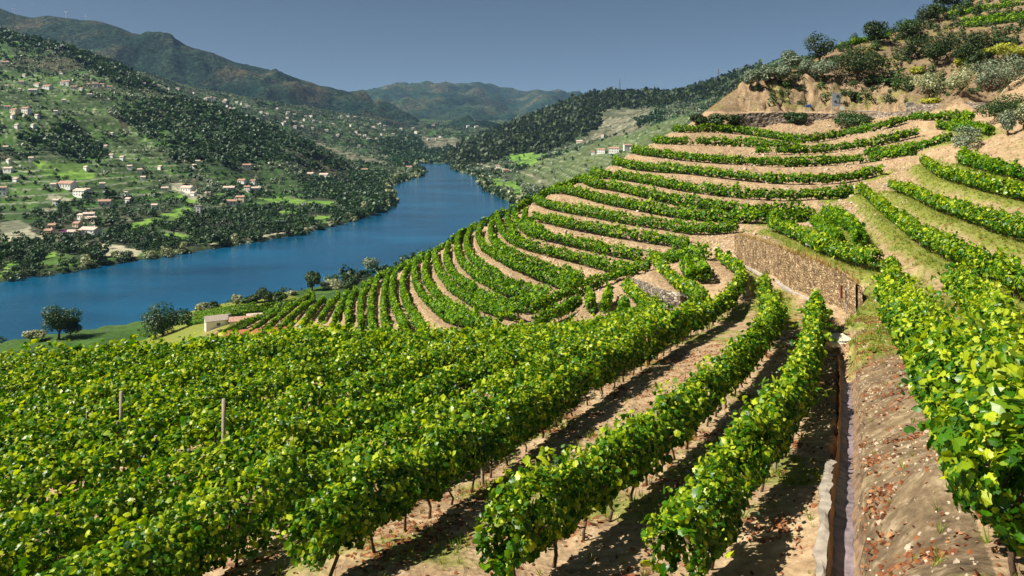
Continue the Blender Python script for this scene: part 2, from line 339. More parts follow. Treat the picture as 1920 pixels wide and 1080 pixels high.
# every vine row: (name of its block, sight points at canopy mid height, min distance, label)
SP = 55
ROWS = [
 ('spur',[(1262,241),(1300,241),(1350,241),(1383,243),(1425,248),(1467,255),(1508,261),(1540,257),(1571,251),(1633,240),(1666,231),(1707,219),(1728,217),(1822,217)],120,'uppermost vine row of the spur, running right under the stone road wall'),
 ('spur',[(1227,262),(1300,264),(1404,267),(1446,269),(1500,270)],120,'second vine row from the top of the terraced spur, above a tall pale bank'),
 ('spur',[(1417,281),(1508,281),(1571,276),(1633,267),(1666,260),(1722,246)],120,'vine row starting halfway along the spur below its second terrace and rising to the right'),
 ('spur',[(1620,285),(1680,281),(1720,275),(1750,266),(1782,255)],105,'short vine row rising to the round grey green bush at the spur\'s right end'),
 ('spur',[(1187,281),(1221,285),(1283,293),(1350,298),(1404,300),(1467,304),(1550,301),(1612,297),(1660,290),(1710,281)],105,'long vine row just under the tall fluted pale bank near the spur top'),
 ('spur',[(1150,299),(1171,307),(1221,314),(1283,316),(1350,324),(1404,330),(1467,335),(1550,335),(1612,328),(1654,316)],95,'vine row curling round the left end of the short fluted pale bank'),
 ('spur',[(1108,326),(1158,327),(1221,337),(1283,349),(1350,357),(1383,360),(1467,366),(1540,361),(1571,362),(1598,355)],90,'vine row ending at the dark vines beside the bare upper right gully'),
 ('spur',[(1060,343),(1080,335),(1096,334),(1108,343),(1158,349),(1221,364),(1283,377),(1350,385),(1383,389),(1446,393),(1508,387)],85,'vine row with a rounded left end, right above the longest upper bare bank'),
 ('spur',[(1012,366),(1044,353),(1075,357),(1137,374),(1221,389),(1283,400),(1350,405),(1446,407),(1508,403),(1525,399)],85,'vine row ending on the right above the crumbling end of the long stone wall'),
 ('spur',[(1004,374),(1033,385),(1117,398),(1154,406),(1237,418),(1300,428),(1342,427),(1383,423)],80,'vine row ending at the bare red earth left of the long stone wall'),
 ('spur',[(1000,405),(1033,410),(1050,415),(1112,427),(1196,440),(1237,446),(1290,456)],80,'vine row whose blunt left end stands alone inside a pale horseshoe of bare bank'),
 ('spur',[(985,396),(982,408),(992,424),(1018,432)],80,'short curved vine row inside the sharp bend at the spur\'s left shoulder'),
 ('spur',[(964,398),(967,415),(985,431),(1020,440),(1050,446),(1133,465),(1196,476),(1248,483),(1279,476),(1331,471)],75,'vine row bending round the left shoulder and running on to the crossing of the paths'),
 ('spur',[(931,404),(935,421),(948,444),(979,456),(1042,472),(1104,487),(1150,499),(1175,504),(1217,496)],75,'vine row of the middle spur, sixth outward from the lone blunt ended row'),
 ('spur',[(952,406),(953,423),(968,441)],75,'tiny curved vine row tucked between two bends at the river edge of the spur'),
 ('spur',[(923,417),(919,435),(925,454),(948,471),(1000,489),(1042,508),(1075,527)],72,'inner row of the pair of vine rows above the widest bare bank of the spur'),
 ('spur',[(902,424),(896,437),(900,456),(921,473),(958,492),(1000,511),(1042,527),(1067,536)],72,'outer row of the pair of vine rows above the widest bare bank of the spur'),
 ('spur',[(1058,504),(1092,520)],70,'stub of vines at the right end of the widest bare bank of the spur'),
 ('spur',[(883,431),(875,448),(875,471),(896,494),(937,519),(979,537),(1031,553)],72,'inner row of the pair of vine rows right below the widest bare bank'),
 ('spur',[(860,441),(856,462),(862,487),(883,508),(917,529),(958,547),(1000,559),(1017,567)],72,'outer row of the pair of vine rows right below the widest bare bank'),
 ('spur',[(840,460),(835,483),(844,508),(867,530),(906,553),(948,567),(990,574)],70,'inner row of the third pair of vine rows counted from the bottom of the spur'),
 ('spur',[(815,472),(817,494),(827,517),(854,545),(896,569),(937,582),(969,588)],70,'outer row of the third pair of vine rows counted from the bottom of the spur'),
 ('spur',[(804,481),(796,504),(800,529),(823,558),(854,583),(896,598)],70,'inner row of the pair of vine rows above the lowest rubbly bank of the spur'),
 ('spur',[(777,491),(777,517),(785,546),(812,573),(837,592),(885,603),(937,608)],70,'outer row of the pair of vine rows above the lowest rubbly bank of the spur'),
 ('spur',[(773,497),(756,515),(754,542),(765,574),(785,607),(798,622)],70,'vine row hugging the lower side of the lowest rubbly bank of the spur'),
 ('spur',[(740,514),(733,549),(742,580),(760,615)],75,'first downhill vine row left of the lowest rubbly bank'),
 ('spur',[(727,522),(719,549),(719,584),(724,618)],80,'second downhill vine row left of the lowest rubbly bank'),
 ('spur',[(708,521),(698,549),(694,584),(700,616)],80,'third downhill vine row left of the lowest rubbly bank'),
 ('spur',[(693,535),(677,555),(675,580),(678,608)],85,'fourth downhill vine row left of the lowest rubbly bank'),
 ('spur',[(672,540),(656,563),(652,584),(655,603)],90,'fifth downhill vine row left of the lowest rubbly bank'),
 ('spur',[(652,550),(635,580),(628,604)],95,'sixth downhill vine row left of the lowest rubbly bank'),
 ('spur',[(640,549),(619,572),(601,600)],100,'seventh downhill vine row left of the lowest rubbly bank, below the small round tree'),
 ('spur',[(629,543),(604,563),(579,592),(565,612)],105,'eighth downhill vine row left of the lowest rubbly bank'),
 ('spur',[(612,547),(587,563),(556,586),(525,617)],110,'ninth downhill vine row left of the lowest rubbly bank'),
 ('spur',[(598,548),(583,554),(546,578),(517,601),(493,624)],115,'tenth downhill vine row left of the lowest rubbly bank'),
 ('spur',[(565,563),(530,580),(500,598),(470,622)],120,'third vine row from the low tiled roof by the river'),
 ('spur',[(545,567),(510,583),(483,597),(446,618),(431,627)],130,'second vine row from the low tiled roof by the river'),
 ('spur',[(525,573),(494,590),(452,607),(412,626)],140,'vine row closest to the low tiled roof by the river'),
 ('spur',[(796,483),(770,490),(740,499),(712,508),(680,523),(655,536)],100,'vine row along the very edge of the spur against the blue water'),
 ('spur',[(962,394),(935,404),(902,420),(872,434),(842,456),(815,470),(800,481)],100,'vine row tracing the edge of the spur above the middle of the river'),
 ('spur',[(1062,341),(1035,354),(1008,368),(985,382),(968,392)],110,'short vine row along the spur edge below the wooded right river shore'),
 ('gully',[(1229,487),(1248,508),(1279,533),(1310,550),(1321,562),(1290,579)],50,'hooked vine row along the top of the small grey stone wall'),
 ('gully',[(1283,494),(1300,517)],50,'short left stub of the two vine stubs above the small grey stone wall'),
 ('gully',[(1308,492),(1323,512)],50,'short right stub of the two vine stubs, casting a shadow on dry grass'),
 ('gully',[(1346,475),(1373,492),(1392,508),(1387,533),(1375,550),(1352,573)],45,'curved vine row left of the long stone wall foot, shading the ground on its right'),
 ('gully',[(1435,525),(1435,556),(1442,580)],42,'short thick vine row in front of the long stone wall foot'),
 ('gully',[(1173,533),(1200,558),(1227,583)],50,'vine row slanting down along the foot of the small grey stone wall'),
 ('gully',[(1106,552),(1108,575)],50,'left of three stubby vine rows beside the small grey stone wall'),
 ('gully',[(1142,548),(1133,577)],50,'middle of three stubby vine rows beside the small grey stone wall'),
 ('gully',[(1173,566),(1163,590)],50,'right of three stubby vine rows beside the small grey stone wall'),
 ('gully',[(1000,577),(1050,554),(1102,533),(1154,515),(1196,500)],60,'vine row slanting up to the right across the ends of the spur terraces'),
 ('gully',[(1000,600),(1050,585),(1085,563)],55,'low vine row on the pale rubble at the foot of the spur'),
 ('right',[(1446,418),(1487,432),(1520,450),(1562,463),(1603,478),(1645,484)],40,'vine row on the grassy top of the long stone wall'),
 ('right',[(1670,498),(1676,529),(1668,556)],28,'vines going steeply downhill past the right end of the long stone wall'),
 ('right',[(1528,412),(1551,433),(1572,448)],45,'lower of two short vine rows behind the long wall\'s top row'),
 ('right',[(1546,397),(1581,409),(1605,428),(1613,446)],45,'upper of two short vine rows behind the long wall\'s top row'),
 ('right',[(1612,348),(1620,356),(1645,379),(1687,410),(1728,440),(1770,458),(1812,475),(1853,494),(1916,521),(2010,565)],24,'long vine row crossing the right slope to the frame edge at mid height'),
 ('right',[(1670,346),(1707,354),(1749,377),(1812,394),(1874,415),(1916,427),(2010,455)],34,'second long vine row up on the grassy right slope'),
 ('right',[(1730,298),(1760,321),(1812,333),(1874,350),(1920,358),(2010,378)],40,'third long vine row up on the grassy right slope'),
 ('right',[(1801,294),(1853,308),(1916,322),(2010,345)],50,'highest vine row on the right, under the smooth pale earth bank'),
 ('right',[(1789,529),(1812,542),(1843,567),(1866,600),(1885,640),(1915,700)],12,'dark vine row between the long right row and the large near vines'),
 ('right',[(1684,578),(1700,600),(1735,645),(1790,712),(1850,795),(1910,900),(1960,990)],6.5,'large leafy vine row at the right edge nearest the camera'),
 ('field',[(172,634),(230,625),(285,617)],200,'short vine row on the far left shore between the two dark trees'),
 ('field',[(190,641),(240,633),(285,627)],200,'vine row just above the canopy between the far left tree and the big lone tree'),
 ('field',[(350,607),(420,594),(480,584),(555,578)],200,'lowest vine row of the flat riverside field behind the shed'),
 ('field',[(350,600),(430,588),(540,573)],200,'second vine row of the flat riverside field behind the shed'),
 ('field',[(355,594),(430,582),(520,570)],200,'third vine row of the flat riverside field behind the shed'),
 ('field',[(370,588),(430,577),(480,571)],200,'top vine row of the flat riverside field, nearest the shore bushes'),
 ('hill',[(1755,233),(1791,236),(1832,236),(1856,243)],90,'vine row below the low grey retaining wall beside the dark round shrubs'),
 ('hill',[(1801,48),(1853,42),(1920,33),(2000,25)],150,'lower thick vine row on the hilltop terrace over a retaining wall'),
 ('hill',[(1801,40),(1853,33),(1920,25),(2000,17)],150,'middle vine row on the hilltop terrace in the top right corner'),
 ('hill',[(1778,28),(1832,18),(1874,11),(1920,3)],160,'upper vine row on the hilltop near the top right corner'),
 ('hill',[(1572,86),(1603,79),(1640,71),(1668,67)],190,'vine row on the skyline between the two dark hilltop trees'),
]
FORE = [  # foreground rows, sight points on the ground line
 ('fore',[(560,1130),(640,1078),(700,1037),(840,950),(960,870),(1060,790),(1140,735),(1240,668),(1320,622),(1375,585)],7,'near vine row with crooked bare trunks left of the wide leaf strewn alley'),
 ('fore',[(930,1150),(1010,1085),(1130,985),(1250,880),(1340,785),(1420,695),(1455,640),(1452,605)],7,'near vine row with thick dark foliage between the two foreground alleys'),
 ('fore',[(1265,1170),(1330,1070),(1400,960),(1476,850),(1514,740),(1530,655),(1530,605)],7,'near vine row closest to the concrete ditch on its left side'),
]
row_world = []
for blk, P, ym, lab in ROWS:
    W = hits(resample(smooth_path(P, 3), 9.0), 1.0, ym); W = smooth_path(W, 1); W = resample(W, .5)
    W[:, 2] = ground_at(W[:, 0], W[:, 1]); row_world.append((blk, W, lab))
for blk, P, ym, lab in FORE:
    W = hits(resample(smooth_path(P, 3), 22.0), 0, ym); W = resample(smooth_path(W, 2), .4)
    W[:, 2] = ground_at(W[:, 0], W[:, 1]); row_world.append((blk, W, lab))
# the closed canopy left of the first near row: parallel rows running down to the terrace edge
A = row_world[-3][1]
d0 = A[int(len(A)*.55)]-A[0]; d0 = d0[:2]/np.linalg.norm(d0[:2]); nrm = np.array([-d0[1], d0[0]])
ordn = ['first','second','third','fourth','fifth','sixth','seventh','eighth','ninth','tenth','eleventh','twelfth','thirteenth','fourteenth','fifteenth','sixteenth']
off = 0
for k in range(16):
    off += 2.45 if k else 2.3
    ang = math.radians(min(2.1*(k+1), 26))            # rows fan out to the left, following the slope
    d = np.array([d0[0]*math.cos(ang)+d0[1]*math.sin(ang), -d0[0]*math.sin(ang)+d0[1]*math.cos(ang)])
    base = A[0, :2]+d0*4+nrm*off
    s = np.arange(-22, 62, .4); XY = base+s[:, None]*d
    u = 960+F*XY[:, 0]/np.maximum(XY[:, 1], .1)
    Ymax = np.interp(u, [-900, -400, 0, 300, 600, 900, 1150, 1400], [28, 30, 31.5, 32.5, 36.5, 48, 60, 62])
    ok = (XY[:, 1] > 6.0) & (XY[:, 1] < Ymax) & (u > -500) & (u < 1400)
    ok &= ~((XY[:, 1] > 40) & (u > 1235))
    if ok.sum() < 8: continue
    XY = XY[ok]; W = np.column_stack([XY, ground_at(XY[:, 0], XY[:, 1])])
    row_world.append(('fore', W, '%s vine row to the left of the near row with crooked bare trunks' % ordn[k]))

# ditch path
DITCH = resample(smooth_path(hits([(1582,1150),(1582,1080),(1583,960),(1587,860),(1590,780),(1588,720),(1585,672)], 0, 7), 2), .3)
# --- near terrain sheet
us = np.concatenate([np.arange(-1500, -60, 30), np.arange(-60, 1980, 3.5), np.arange(1980, 3300, 30)])
ls = np.concatenate([np.arange(math.log(1.6), math.log(7), .03), np.arange(math.log(7), math.log(22), .0045), np.arange(math.log(22), math.log(70), .009), np.arange(math.log(70), math.log(235), .0075), np.arange(math.log(235), math.log(560), .02)])
UU, LL = np.meshgrid(us, ls); YY = np.exp(LL)
# coarse TPS then exact on grid via interpolation in blocks (smooth function)
ZZ = near_z(UU, YY)
XX = (UU-960)/F*YY
# terraces: benches flattened along the rows
kd_pts = np.vstack([W for b, W, l in row_world if b in ('spur', 'gully', 'right', 'hill')])
kd = kdtree.KDTree(len(kd_pts))
for i, p in enumerate(kd_pts): kd.insert((p[0], p[1], 0), i)
kd.balance()
sel = (YY > 24) & (YY < 245) & (UU > 380) & (UU < 2050) & (TN.P is not None)
idx = np.argwhere(sel)
dist = np.full(ZZ.shape, 1e3); zr = np.zeros(ZZ.shape)
for i, j in idx:
    if (i+j) % 2 and YY[i, j] > 70 and False: continue
    co, k, dd = kd.find((XX[i, j], YY[i, j], 0))
    dist[i, j] = dd; zr[i, j] = kd_pts[k, 2]-H
wgt = (1-sstep(.8, 2.3, dist))*np.where(YY > 60, 1, .8)
ZZ = ZZ*(1-wgt)+zr*wgt
# rubble relief
bank = sstep(.8, 1.8, dist)*(dist < 900)*sstep(70, 95, YY)*(UU > 560)
g = (fbm(XX*.9, YY*.9, 3, 4)-.47)
ZZ += g*1.25*bank*(YY < 180)
ZZ += (fbm(XX*2.2, YY*2.2, 5, 4)-.47)*.14*(YY < 120)
ZZ += (fbm(XX*6, YY*6, 15, 3)-.47)*.035*(YY < 40)
cut = inpoly([(1385,150),(1420,140),(1540,140),(1700,160),(1700,206),(1385,206)], UU, HV-F*ZZ/YY) & (YY > 150)
ZZ += cut*(fbm(XX*.6, YY*.9, 9, 5)-.47)*5.5
flute = (vnoise(XX*1.5+YY*.15, ZZ*.25, 61)+.6*vnoise(XX*3.1, ZZ*.5, 62)-.8)*.42*bank*(YY < 180)
ZZ += flute
# ditch trench
dd = seg_dist(DITCH[:, :2], XX, YY); near = YY < 32
ZZ = np.where(near, ZZ-.36*(1-sstep(.16, .34, dd+.10*(fbm(XX*4, YY*4, 18, 3)-.47)*2)), ZZ)
VV = HV-F*ZZ/YY
# colour zones: r = grass, g = dry leaf litter, b = pale rubble
grass = np.zeros(ZZ.shape); lit = np.zeros(ZZ.shape); pale = np.zeros(ZZ.shape)
n1 = fbm(XX*.35, YY*.35, 21, 4); n2 = fbm(XX*.9, YY*.9, 22, 4)
rightz = inpoly([(1390,430),(1520,385),(1640,330),(1720,290),(1790,240),(2200,200),(2200,1200),(1600,1200),(1590,620),(1420,620)], UU, VV) & (YY > 12)
# green strips at the foot of each bank on the right slope
grass += rightz*np.clip(1.25*(1-sstep(1.1, 2.6, np.where(dist > 900, 5, dist)))-.1+1.2*(n1-.45), 0, 1)
grass += (YY < 60)*(~rightz)*sstep(.5, .62, n1)*.8
lit += (YY < 70)*sstep(.52, .64, n2)*.9
lit += (YY > 70)*sstep(.56, .7, n2)*.4
pale += (YY > 68)*(UU < 1720)*(VV > 215)*(.55+.45*sstep(.35, .6, n2))
cuts = (YY > 165) & (UU > 1300) & (VV < 206)
grass += cuts*sstep(.55, .66, n1)*.6
hidden = (UU < 640) & (YY > 38) & (YY < 230) & (dist > 4)
grass = np.where(hidden, .45+.9*sstep(.38, .55, n1), grass)
fieldz = (YY > 225) & (UU < 640)
grass = np.where(fieldz, 1, grass)
hillz = ((YY > 150)*(UU > 1300)*(VV < 209)*(.95-.5*cut*sstep(.4, .6, n2)))
earthb = inpoly([(1605,1300),(1605,600),(1680,600),(1790,870),(1950,1300)], UU, VV)*(YY < 45)*.95
brown = np.clip(hillz+earthb, 0, 1)
cols = np.stack([np.clip(grass, 0, 1), np.clip(lit, 0, 1), np.clip(pale, 0, 1)], -1).reshape(-1, 3)
nr, nc = ZZ.shape
V = np.stack([XX, YY, ZZ+H], -1).reshape(-1, 3)
def gridfaces(nr, nc):
    i = np.arange(nr*nc).reshape(nr, nc)
    return np.stack([i[:-1, :-1].ravel(), i[:-1, 1:].ravel(), i[1:, 1:].ravel(), i[1:, :-1].ravel()], 1)
m, nt, out = newmat('vineyard_soil')
za = nt.nodes.new('ShaderNodeAttribute'); za.attribute_name = 'zone'
sp = nt.nodes.new('ShaderNodeSeparateColor'); nt.links.new(za.outputs[0], sp.inputs[0])
ta = nt.nodes.new('ShaderNodeAttribute'); ta.attribute_name = 'tint'
nA = noise(nt, .8, 8, .6); nB = noise(nt, 3.2, 9, .72); nC = noise(nt, .22, 4)
soil = ramp(nt, nA, [(.3, (.16, .095, .05)), (.5, (.32, .22, .12)), (.72, (.46, .36, .23))])
soil = mixc(nt, .55, soil, ramp(nt, nB, [(.3, (.16, .10, .06)), (.55, (.42, .30, .18)), (.75, (.68, .55, .38))]))
pl = ramp(nt, nB, [(.36, (.13, .07, .035)), (.48, (.24, .16, .09)), (.60, (.48, .37, .23))])
cc = mixc(nt, sp.outputs[2], soil, pl)
hb_ = mixc(nt, .5, ramp(nt, nA, [(.3, (.055, .038, .022)), (.5, (.165, .115, .065)), (.7, (.33, .25, .14))]), ramp(nt, nB, [(.35, (.045, .03, .018)), (.52, (.165, .12, .07)), (.66, (.46, .37, .25))]))
cc = mixc(nt, ta.outputs['Fac'], cc, hb_)
gr = ramp(nt, nB, [(.3, (.04, .085, .005)), (.5, (.13, .19, .012)), (.7, (.36, .31, .06))])
cc = mixc(nt, mathn(nt, 'MULTIPLY', sp.outputs[0], .85), cc, gr)
vo = nt.nodes.new('ShaderNodeTexVoronoi'); vo.inputs['Scale'].default_value = 9
nt.links.new(nt.nodes.new('ShaderNodeNewGeometry').outputs['Position'], vo.inputs['Vector'])
ll = ramp(nt, vo.outputs['Distance'], [(.1, (.45, .17, .06)), (.45, (.2, .07, .025)), (.7, (.1, .05, .03))])
lf = mathn(nt, 'MULTIPLY', sp.outputs[1], mathn(nt, 'GREATER_THAN', noise(nt, 3.5, 5), .52))
cc = mixc(nt, lf, cc, ll)
hh = mathn(nt, 'ADD', nB, mathn(nt, 'MULTIPLY', vo.outputs['Distance'], .5))
principled(nt, out, cc, .95, bump(nt, hh, .8, .07), .2)
M['soil'] = m
g = obj('ground', mesh('ground', V, gridfaces(nr, nc), m, True, tint=brown.ravel(), cols=cols)); tag(g, kind='structure')
# ------------------------------------------------------------------ VALLEY: far bank, hillsides, river
LSH = [(-1500,760),(-700,640),(-300,582),(0,532),(60,521),(130,513),(240,492),(300,485),(400,468),(480,455),(560,442),(620,428),(660,418),(700,405),(740,391),(748,378),(738,360),(736,350),(758,340),(797,329),(802,322),(785,315),(765,310.5),(790,306.5),(835,306.5)]
RSH = [(848,310),(842,317),(868,324),(893,334),(895,345),(911,360),(935,372),(957,381),(975,395),(950,430),(800,500),(700,520),(600,538),(500,560),(400,580),(300,605),(0,645),(-400,730),(-1500,900)]
RIV = np.array([(((u-960)/F)*(F*H/(v-HV)), F*H/(v-HV)) for u, v in LSH+RSH])
vp = [(0,500,440),(100,470,500),(200,450,540),(300,430,590),(400,420,635),(500,400,715),(600,380,810),(680,370,870),(720,345,1090),(760,325,1330),(780,318,1480),
 (100,430,565),(200,400,650),(300,380,720),(400,370,780),(500,350,930),(600,335,1080),(680,325,1220),
 (0,430,570),(0,380,660),(0,330,760),(0,250,900),(0,150,1250),(0,100,1500),(0,52,1750),
 (150,350,760),(150,280,900),(150,200,1100),(150,140,1350),(150,98,1600),
 (300,340,850),(300,270,1020),(300,210,1200),(290,160,1400),(420,320,930),(420,260,1100),(420,208,1300),
 (530,310,1000),(530,252,1250),(600,310,1130),(630,295,1270),(660,312,1300),(740,318,1400),
 (-500,430,560),(-500,300,800),(-500,100,1300),(-500,20,1900),(-1500,400,600),(-1500,50,1500),
 (0,110,2150),(150,160,2000),(300,190,1800),(420,232,1700),(530,272,1600),
 (400,180,2500),(500,200,2500),(600,225,2500),(680,250,2400),(750,265,2300),(600,292,1720),(680,292,1720),(740,303,1800),
 (250,140,2600),(100,90,2700),(-500,60,2700),
 (850,282,2300),(900,272,2400),(800,268,2500),(850,250,2900),(950,245,2900),(850,228,4500),(1000,228,4500),(600,215,4500),(850,222,6000),(1100,222,6000),(400,205,6000),(0,180,6000),(1500,210,6000),(750,240,3200),(850,235,3400),(950,235,3400),(650,215,3200),(400,190,3400),(0,140,3400),
 (930,345,1080),(960,365,900),(1000,340,1100),(960,330,1250),(900,312,1600),(870,308,1700),
 (950,300,1600),(1000,322,1250),(1050,335,1050),(1000,303,1450),(1060,300,1300),(1100,283,1350),(1150,276,1250),(1200,252,1350),(1130,265,1450),(1180,330,850),(1100,345,850),
 (1280,215,1400),(1220,235,1450),(1050,287,1500),(950,285,1750),(1050,262,1750),(1130,240,1800),(1200,212,1850),(1020,285,1650),
 (900,280,1950),(960,252,2000),(1050,222,2100),(1130,192,2150),(1250,187,2100),(1380,152,2000),(1450,120,2000),
 (860,290,2000),(900,264,2150),(950,240,2250),(1000,218,2300),(1060,197,2350),(1120,180,2350),(1250,178,2350),(1330,159,2250),(1410,134,2150),(1500,110,2150),(1700,100,2150),(2500,80,2100),
 (1000,240,2900),(1120,215,2900),(1400,180,2900),(2500,150,2900),(1000,238,3400),(1400,215,3400),(2500,200,3400),
 zz(0,250,-80),zz(500,330,-81),zz(800,400,-81),zz(1000,500,-81),zz(1300,500,-80),zz(1600,400,-80),zz(1300,700,-65),zz(1600,900,-20),zz(1700,1500,30),zz(-600,200,-80),zz(2500,500,-40),zz(2500,1500,40)]
TV = TPS(vp, 2e-4, 3.0)
def riv_sd(X, Y):
    d = seg_dist(np.vstack([RIV, RIV[:1]]), X, Y); return np.where(inpoly(RIV, X, Y), -d, d)
def val_z(u, Y, detail=True):
    u = np.asarray(u, float); Y = np.asarray(Y, float); z = -(TV(u, Y)-HV)*Y/F; X = (u-960)/F*Y
    hgt = np.clip((z+H)/60, 0, 1)
    if detail: z = z+((fbm(X/110, Y/110, 31, 4)-.47)*34*hgt+(fbm(X/30, Y/30, 35, 3)-.47)*5*hgt)*(1-.0*Y)
    z = np.maximum(z, -H+1.2+2.2*vnoise(X/40, Y/40, 6))
    sd = riv_sd(X, Y); k = sstep(-2, 9, sd)
    # terraces: small steps down the slopes
    return -H-4+k*(z+H+4)
uv_ = np.concatenate([np.arange(-2200, -60, 40), np.arange(-60, 1500, 4), np.arange(1500, 3600, 40)])
lv_ = np.concatenate([np.arange(math.log(190), math.log(400), .02), np.arange(math.log(400), math.log(3500), .0045), np.arange(math.log(3500), math.log(6000), .03)])
U2, L2 = np.meshgrid(uv_, lv_); Y2 = np.exp(L2); Z2 = val_z(U2, Y2); X2 = (U2-960)/F*Y2
VP2 = HV-F*Z2/Y2
JU = (fbm(X2/18, Y2/18, 91, 3)-.47)*22; JV = (fbm(X2/18, Y2/18, 95, 3)-.47)*9
def poly(P): return inpoly(P, U2+JU, VP2+JV)
sd2 = riv_sd(X2, Y2)
# terraces cut into slopes as real steps
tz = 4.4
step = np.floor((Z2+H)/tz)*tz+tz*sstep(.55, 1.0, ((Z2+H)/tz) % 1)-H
TERR = [ [(90,290),(190,300),(330,350),(330,372),(230,360),(80,345)], [(230,225),(290,228),(320,262),(250,262)], [(200,270),(270,240),(330,330),(250,340),(190,310)],
 [(0,130),(150,150),(240,250),(0,260)], [(0,300),(180,300),(180,360),(0,420)],
 [(1130,205),(1230,200),(1210,240),(1060,275),(1100,255)], [(960,335),(1000,305),(1130,262),(1290,215),(1290,300),(1100,380),(1000,350)],
 [(590,265),(640,280),(760,312),(640,300)], [(790,255),(860,258),(870,295),(800,300)],[(150,90),(260,130),(280,165),(200,150)] ]
terr = np.zeros(Z2.shape, bool)
for P in TERR: terr |= poly(P)
wt = np.where(terr, .95, .8)*sstep(8, 20, sd2)*sstep(5, 14, Z2+H)
Z2 = Z2*(1-wt)+step*wt
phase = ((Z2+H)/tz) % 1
m1 = fbm(X2/60, Y2/60, 41, 4); m2 = fbm(X2/16, Y2/16, 42, 4)
C = np.zeros(Z2.shape+(3,))
def setc(mask, col, k=1.0):
    for a in range(3): C[..., a] = np.where(mask, C[..., a]*(1-k)+col[a]*k, C[..., a])
C[:] = (.045, .085, .025)
setc(m1 > .53, (.08, .17, .025), .8); setc(m1 < .40, (.11, .085, .055), .8)
setc(m2 > .62, (.24, .20, .14), .6)
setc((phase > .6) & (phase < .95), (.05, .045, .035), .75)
for P in TERR: setc(poly(P), (.10, .17, .035), .75)
setc(poly(TERR[5]) | poly(TERR[7]) | poly(TERR[8]), (.26, .19, .14), .85)
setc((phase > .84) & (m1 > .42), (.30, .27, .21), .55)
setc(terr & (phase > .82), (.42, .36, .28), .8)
setc((Y2 > 3000+900*(m1-.45)), (.055, .095, .04), .35)
FIELDS = [[(480,372),(550,370),(640,380),(630,388),(550,384),(490,382)],[(290,435),(330,436),(375,447),(330,452)],[(225,425),(300,402),(350,383),(365,400),(300,418),(240,432)],
 [(90,470),(140,480),(130,500),(80,500)],[(335,358),(372,365),(370,380),(335,372)],[(500,397),(560,392),(560,400),(510,404)],[(590,407),(625,405),(620,414),(590,416)],
 [(390,365),(420,367),(415,362)],[(60,300),(170,305),(180,335),(80,330)],[(940,340),(965,338),(985,365),(965,375)],[(915,340),(935,332),(945,345),(925,352)],[(0,490),(30,490),(40,520),(0,530)],
 [(950,288),(1020,287),(1005,310),(965,310)]]
fl = np.zeros(Z2.shape, bool)
for P in FIELDS: fl |= poly(P)
setc(fl, (.20, .33, .045), .9); setc(fl & (m2 > .52), (.30, .40, .08), .6)
SAND = [[(140,462),(180,455),(270,470),(250,482),(150,478)],[(480,446),(540,432),(592,422),(590,437),(500,456)],[(390,452),(450,460),(440,466),(392,462)],[(0,455),(80,447),(75,440),(0,443)],
 [(315,335),(345,345),(385,370),(360,372),(320,352)],[(90,362),(140,366),(130,378),(90,372)],[(80,385),(110,385),(105,400),(80,398)],[(980,318),(1015,330),(1040,345),(1010,345)],
 [(880,303),(960,318),(950,323),(880,308)],[(0,412),(40,410),(70,440),(0,440)],[(825,285),(858,272),(860,285)]]
sa = np.zeros(Z2.shape, bool)
for P in SAND: sa |= poly(P)
setc(sa, (.55, .43, .32), .9)
setc((sd2 < 9) & (sd2 > -30), (.10, .11, .05), .8)
setc((Y2 < 420) & (VP2 > 536) & (sd2 > 1), (.07, .13, .02), .9)
setc(fbm(X2/28, Y2/28, 97, 4) > .52, (.03, .05, .02), .6)
setc(poly(TERR[6]) & (phase < .84), (.15, .155, .065), .7)
C *= np.array([.60, .74, .74])
m, nt, out = newmat('valley_land')
za = nt.nodes.new('ShaderNodeAttribute'); za.attribute_name = 'zone'
nA = noise(nt, .12, 7, .65); nB = noise(nt, .02, 5)
c1 = mixc(nt, 1.0, za.outputs[0], ramp(nt, nA, [(.3, (.45, .5, .5)), (.5, (.95, .95, .9)), (.72, (1.7, 1.55, 1.4))]), 'MULTIPLY')
principled(nt, out, c1, .95, bump(nt, nA, .7, 2.0), .2); M['land'] = m
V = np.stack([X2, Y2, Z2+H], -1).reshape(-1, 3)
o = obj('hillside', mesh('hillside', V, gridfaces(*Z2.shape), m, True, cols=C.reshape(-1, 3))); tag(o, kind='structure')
# far hills, lofted from crest surveys
def loft(name, crest, Yc, zbase, Yb, seed, amp, mat, umin, umax, du, nt_=90, ex=1.3, crestn=3):
    uu = np.arange(umin, umax, du); vc = np.interp(uu, [p[0] for p in crest], [p[1] for p in crest])
    Yc_ = np.interp(uu, [p[0] for p in Yc], [p[1] for p in Yc])
    zc = -(vc-HV)*Yc_/F
    t = np.linspace(0, 1.35, nt_)[:, None]
    Yg = Yb+(Yc_-Yb)*t; zg = np.where(t <= 1, zbase+(zc-zbase)*np.clip(t, 0, 1)**ex, zc-(t-1)*(zc-zbase)*1.2)
    Xg = (uu-960)/F*Yg
    rid = 1-np.abs(2*fbm(Xg/700, Yg/900, seed, 4)-.94)*2
    env = np.clip(t*3, 0, 1)*np.clip(np.abs(1-t)*5, 0, 1)
    zg = zg+rid*amp*env+(fbm(Xg/120, Yg/120, seed+4, 4)-.47)*amp*.8*np.clip(env+.03*crestn, 0, 1)+(fbm(Xg/260, Yg/260, seed+9, 3)-.47)*amp*.9*env
    Ug = np.broadcast_to(uu, Yg.shape)
    V = np.stack([(Ug-960)/F*Yg, Yg, zg+H], -1).reshape(-1, 3)
    o = obj(name, mesh(name, V, gridfaces(*Yg.shape), mat, True)); tag(o, kind='structure'); return o, (uu, Yg, zg)
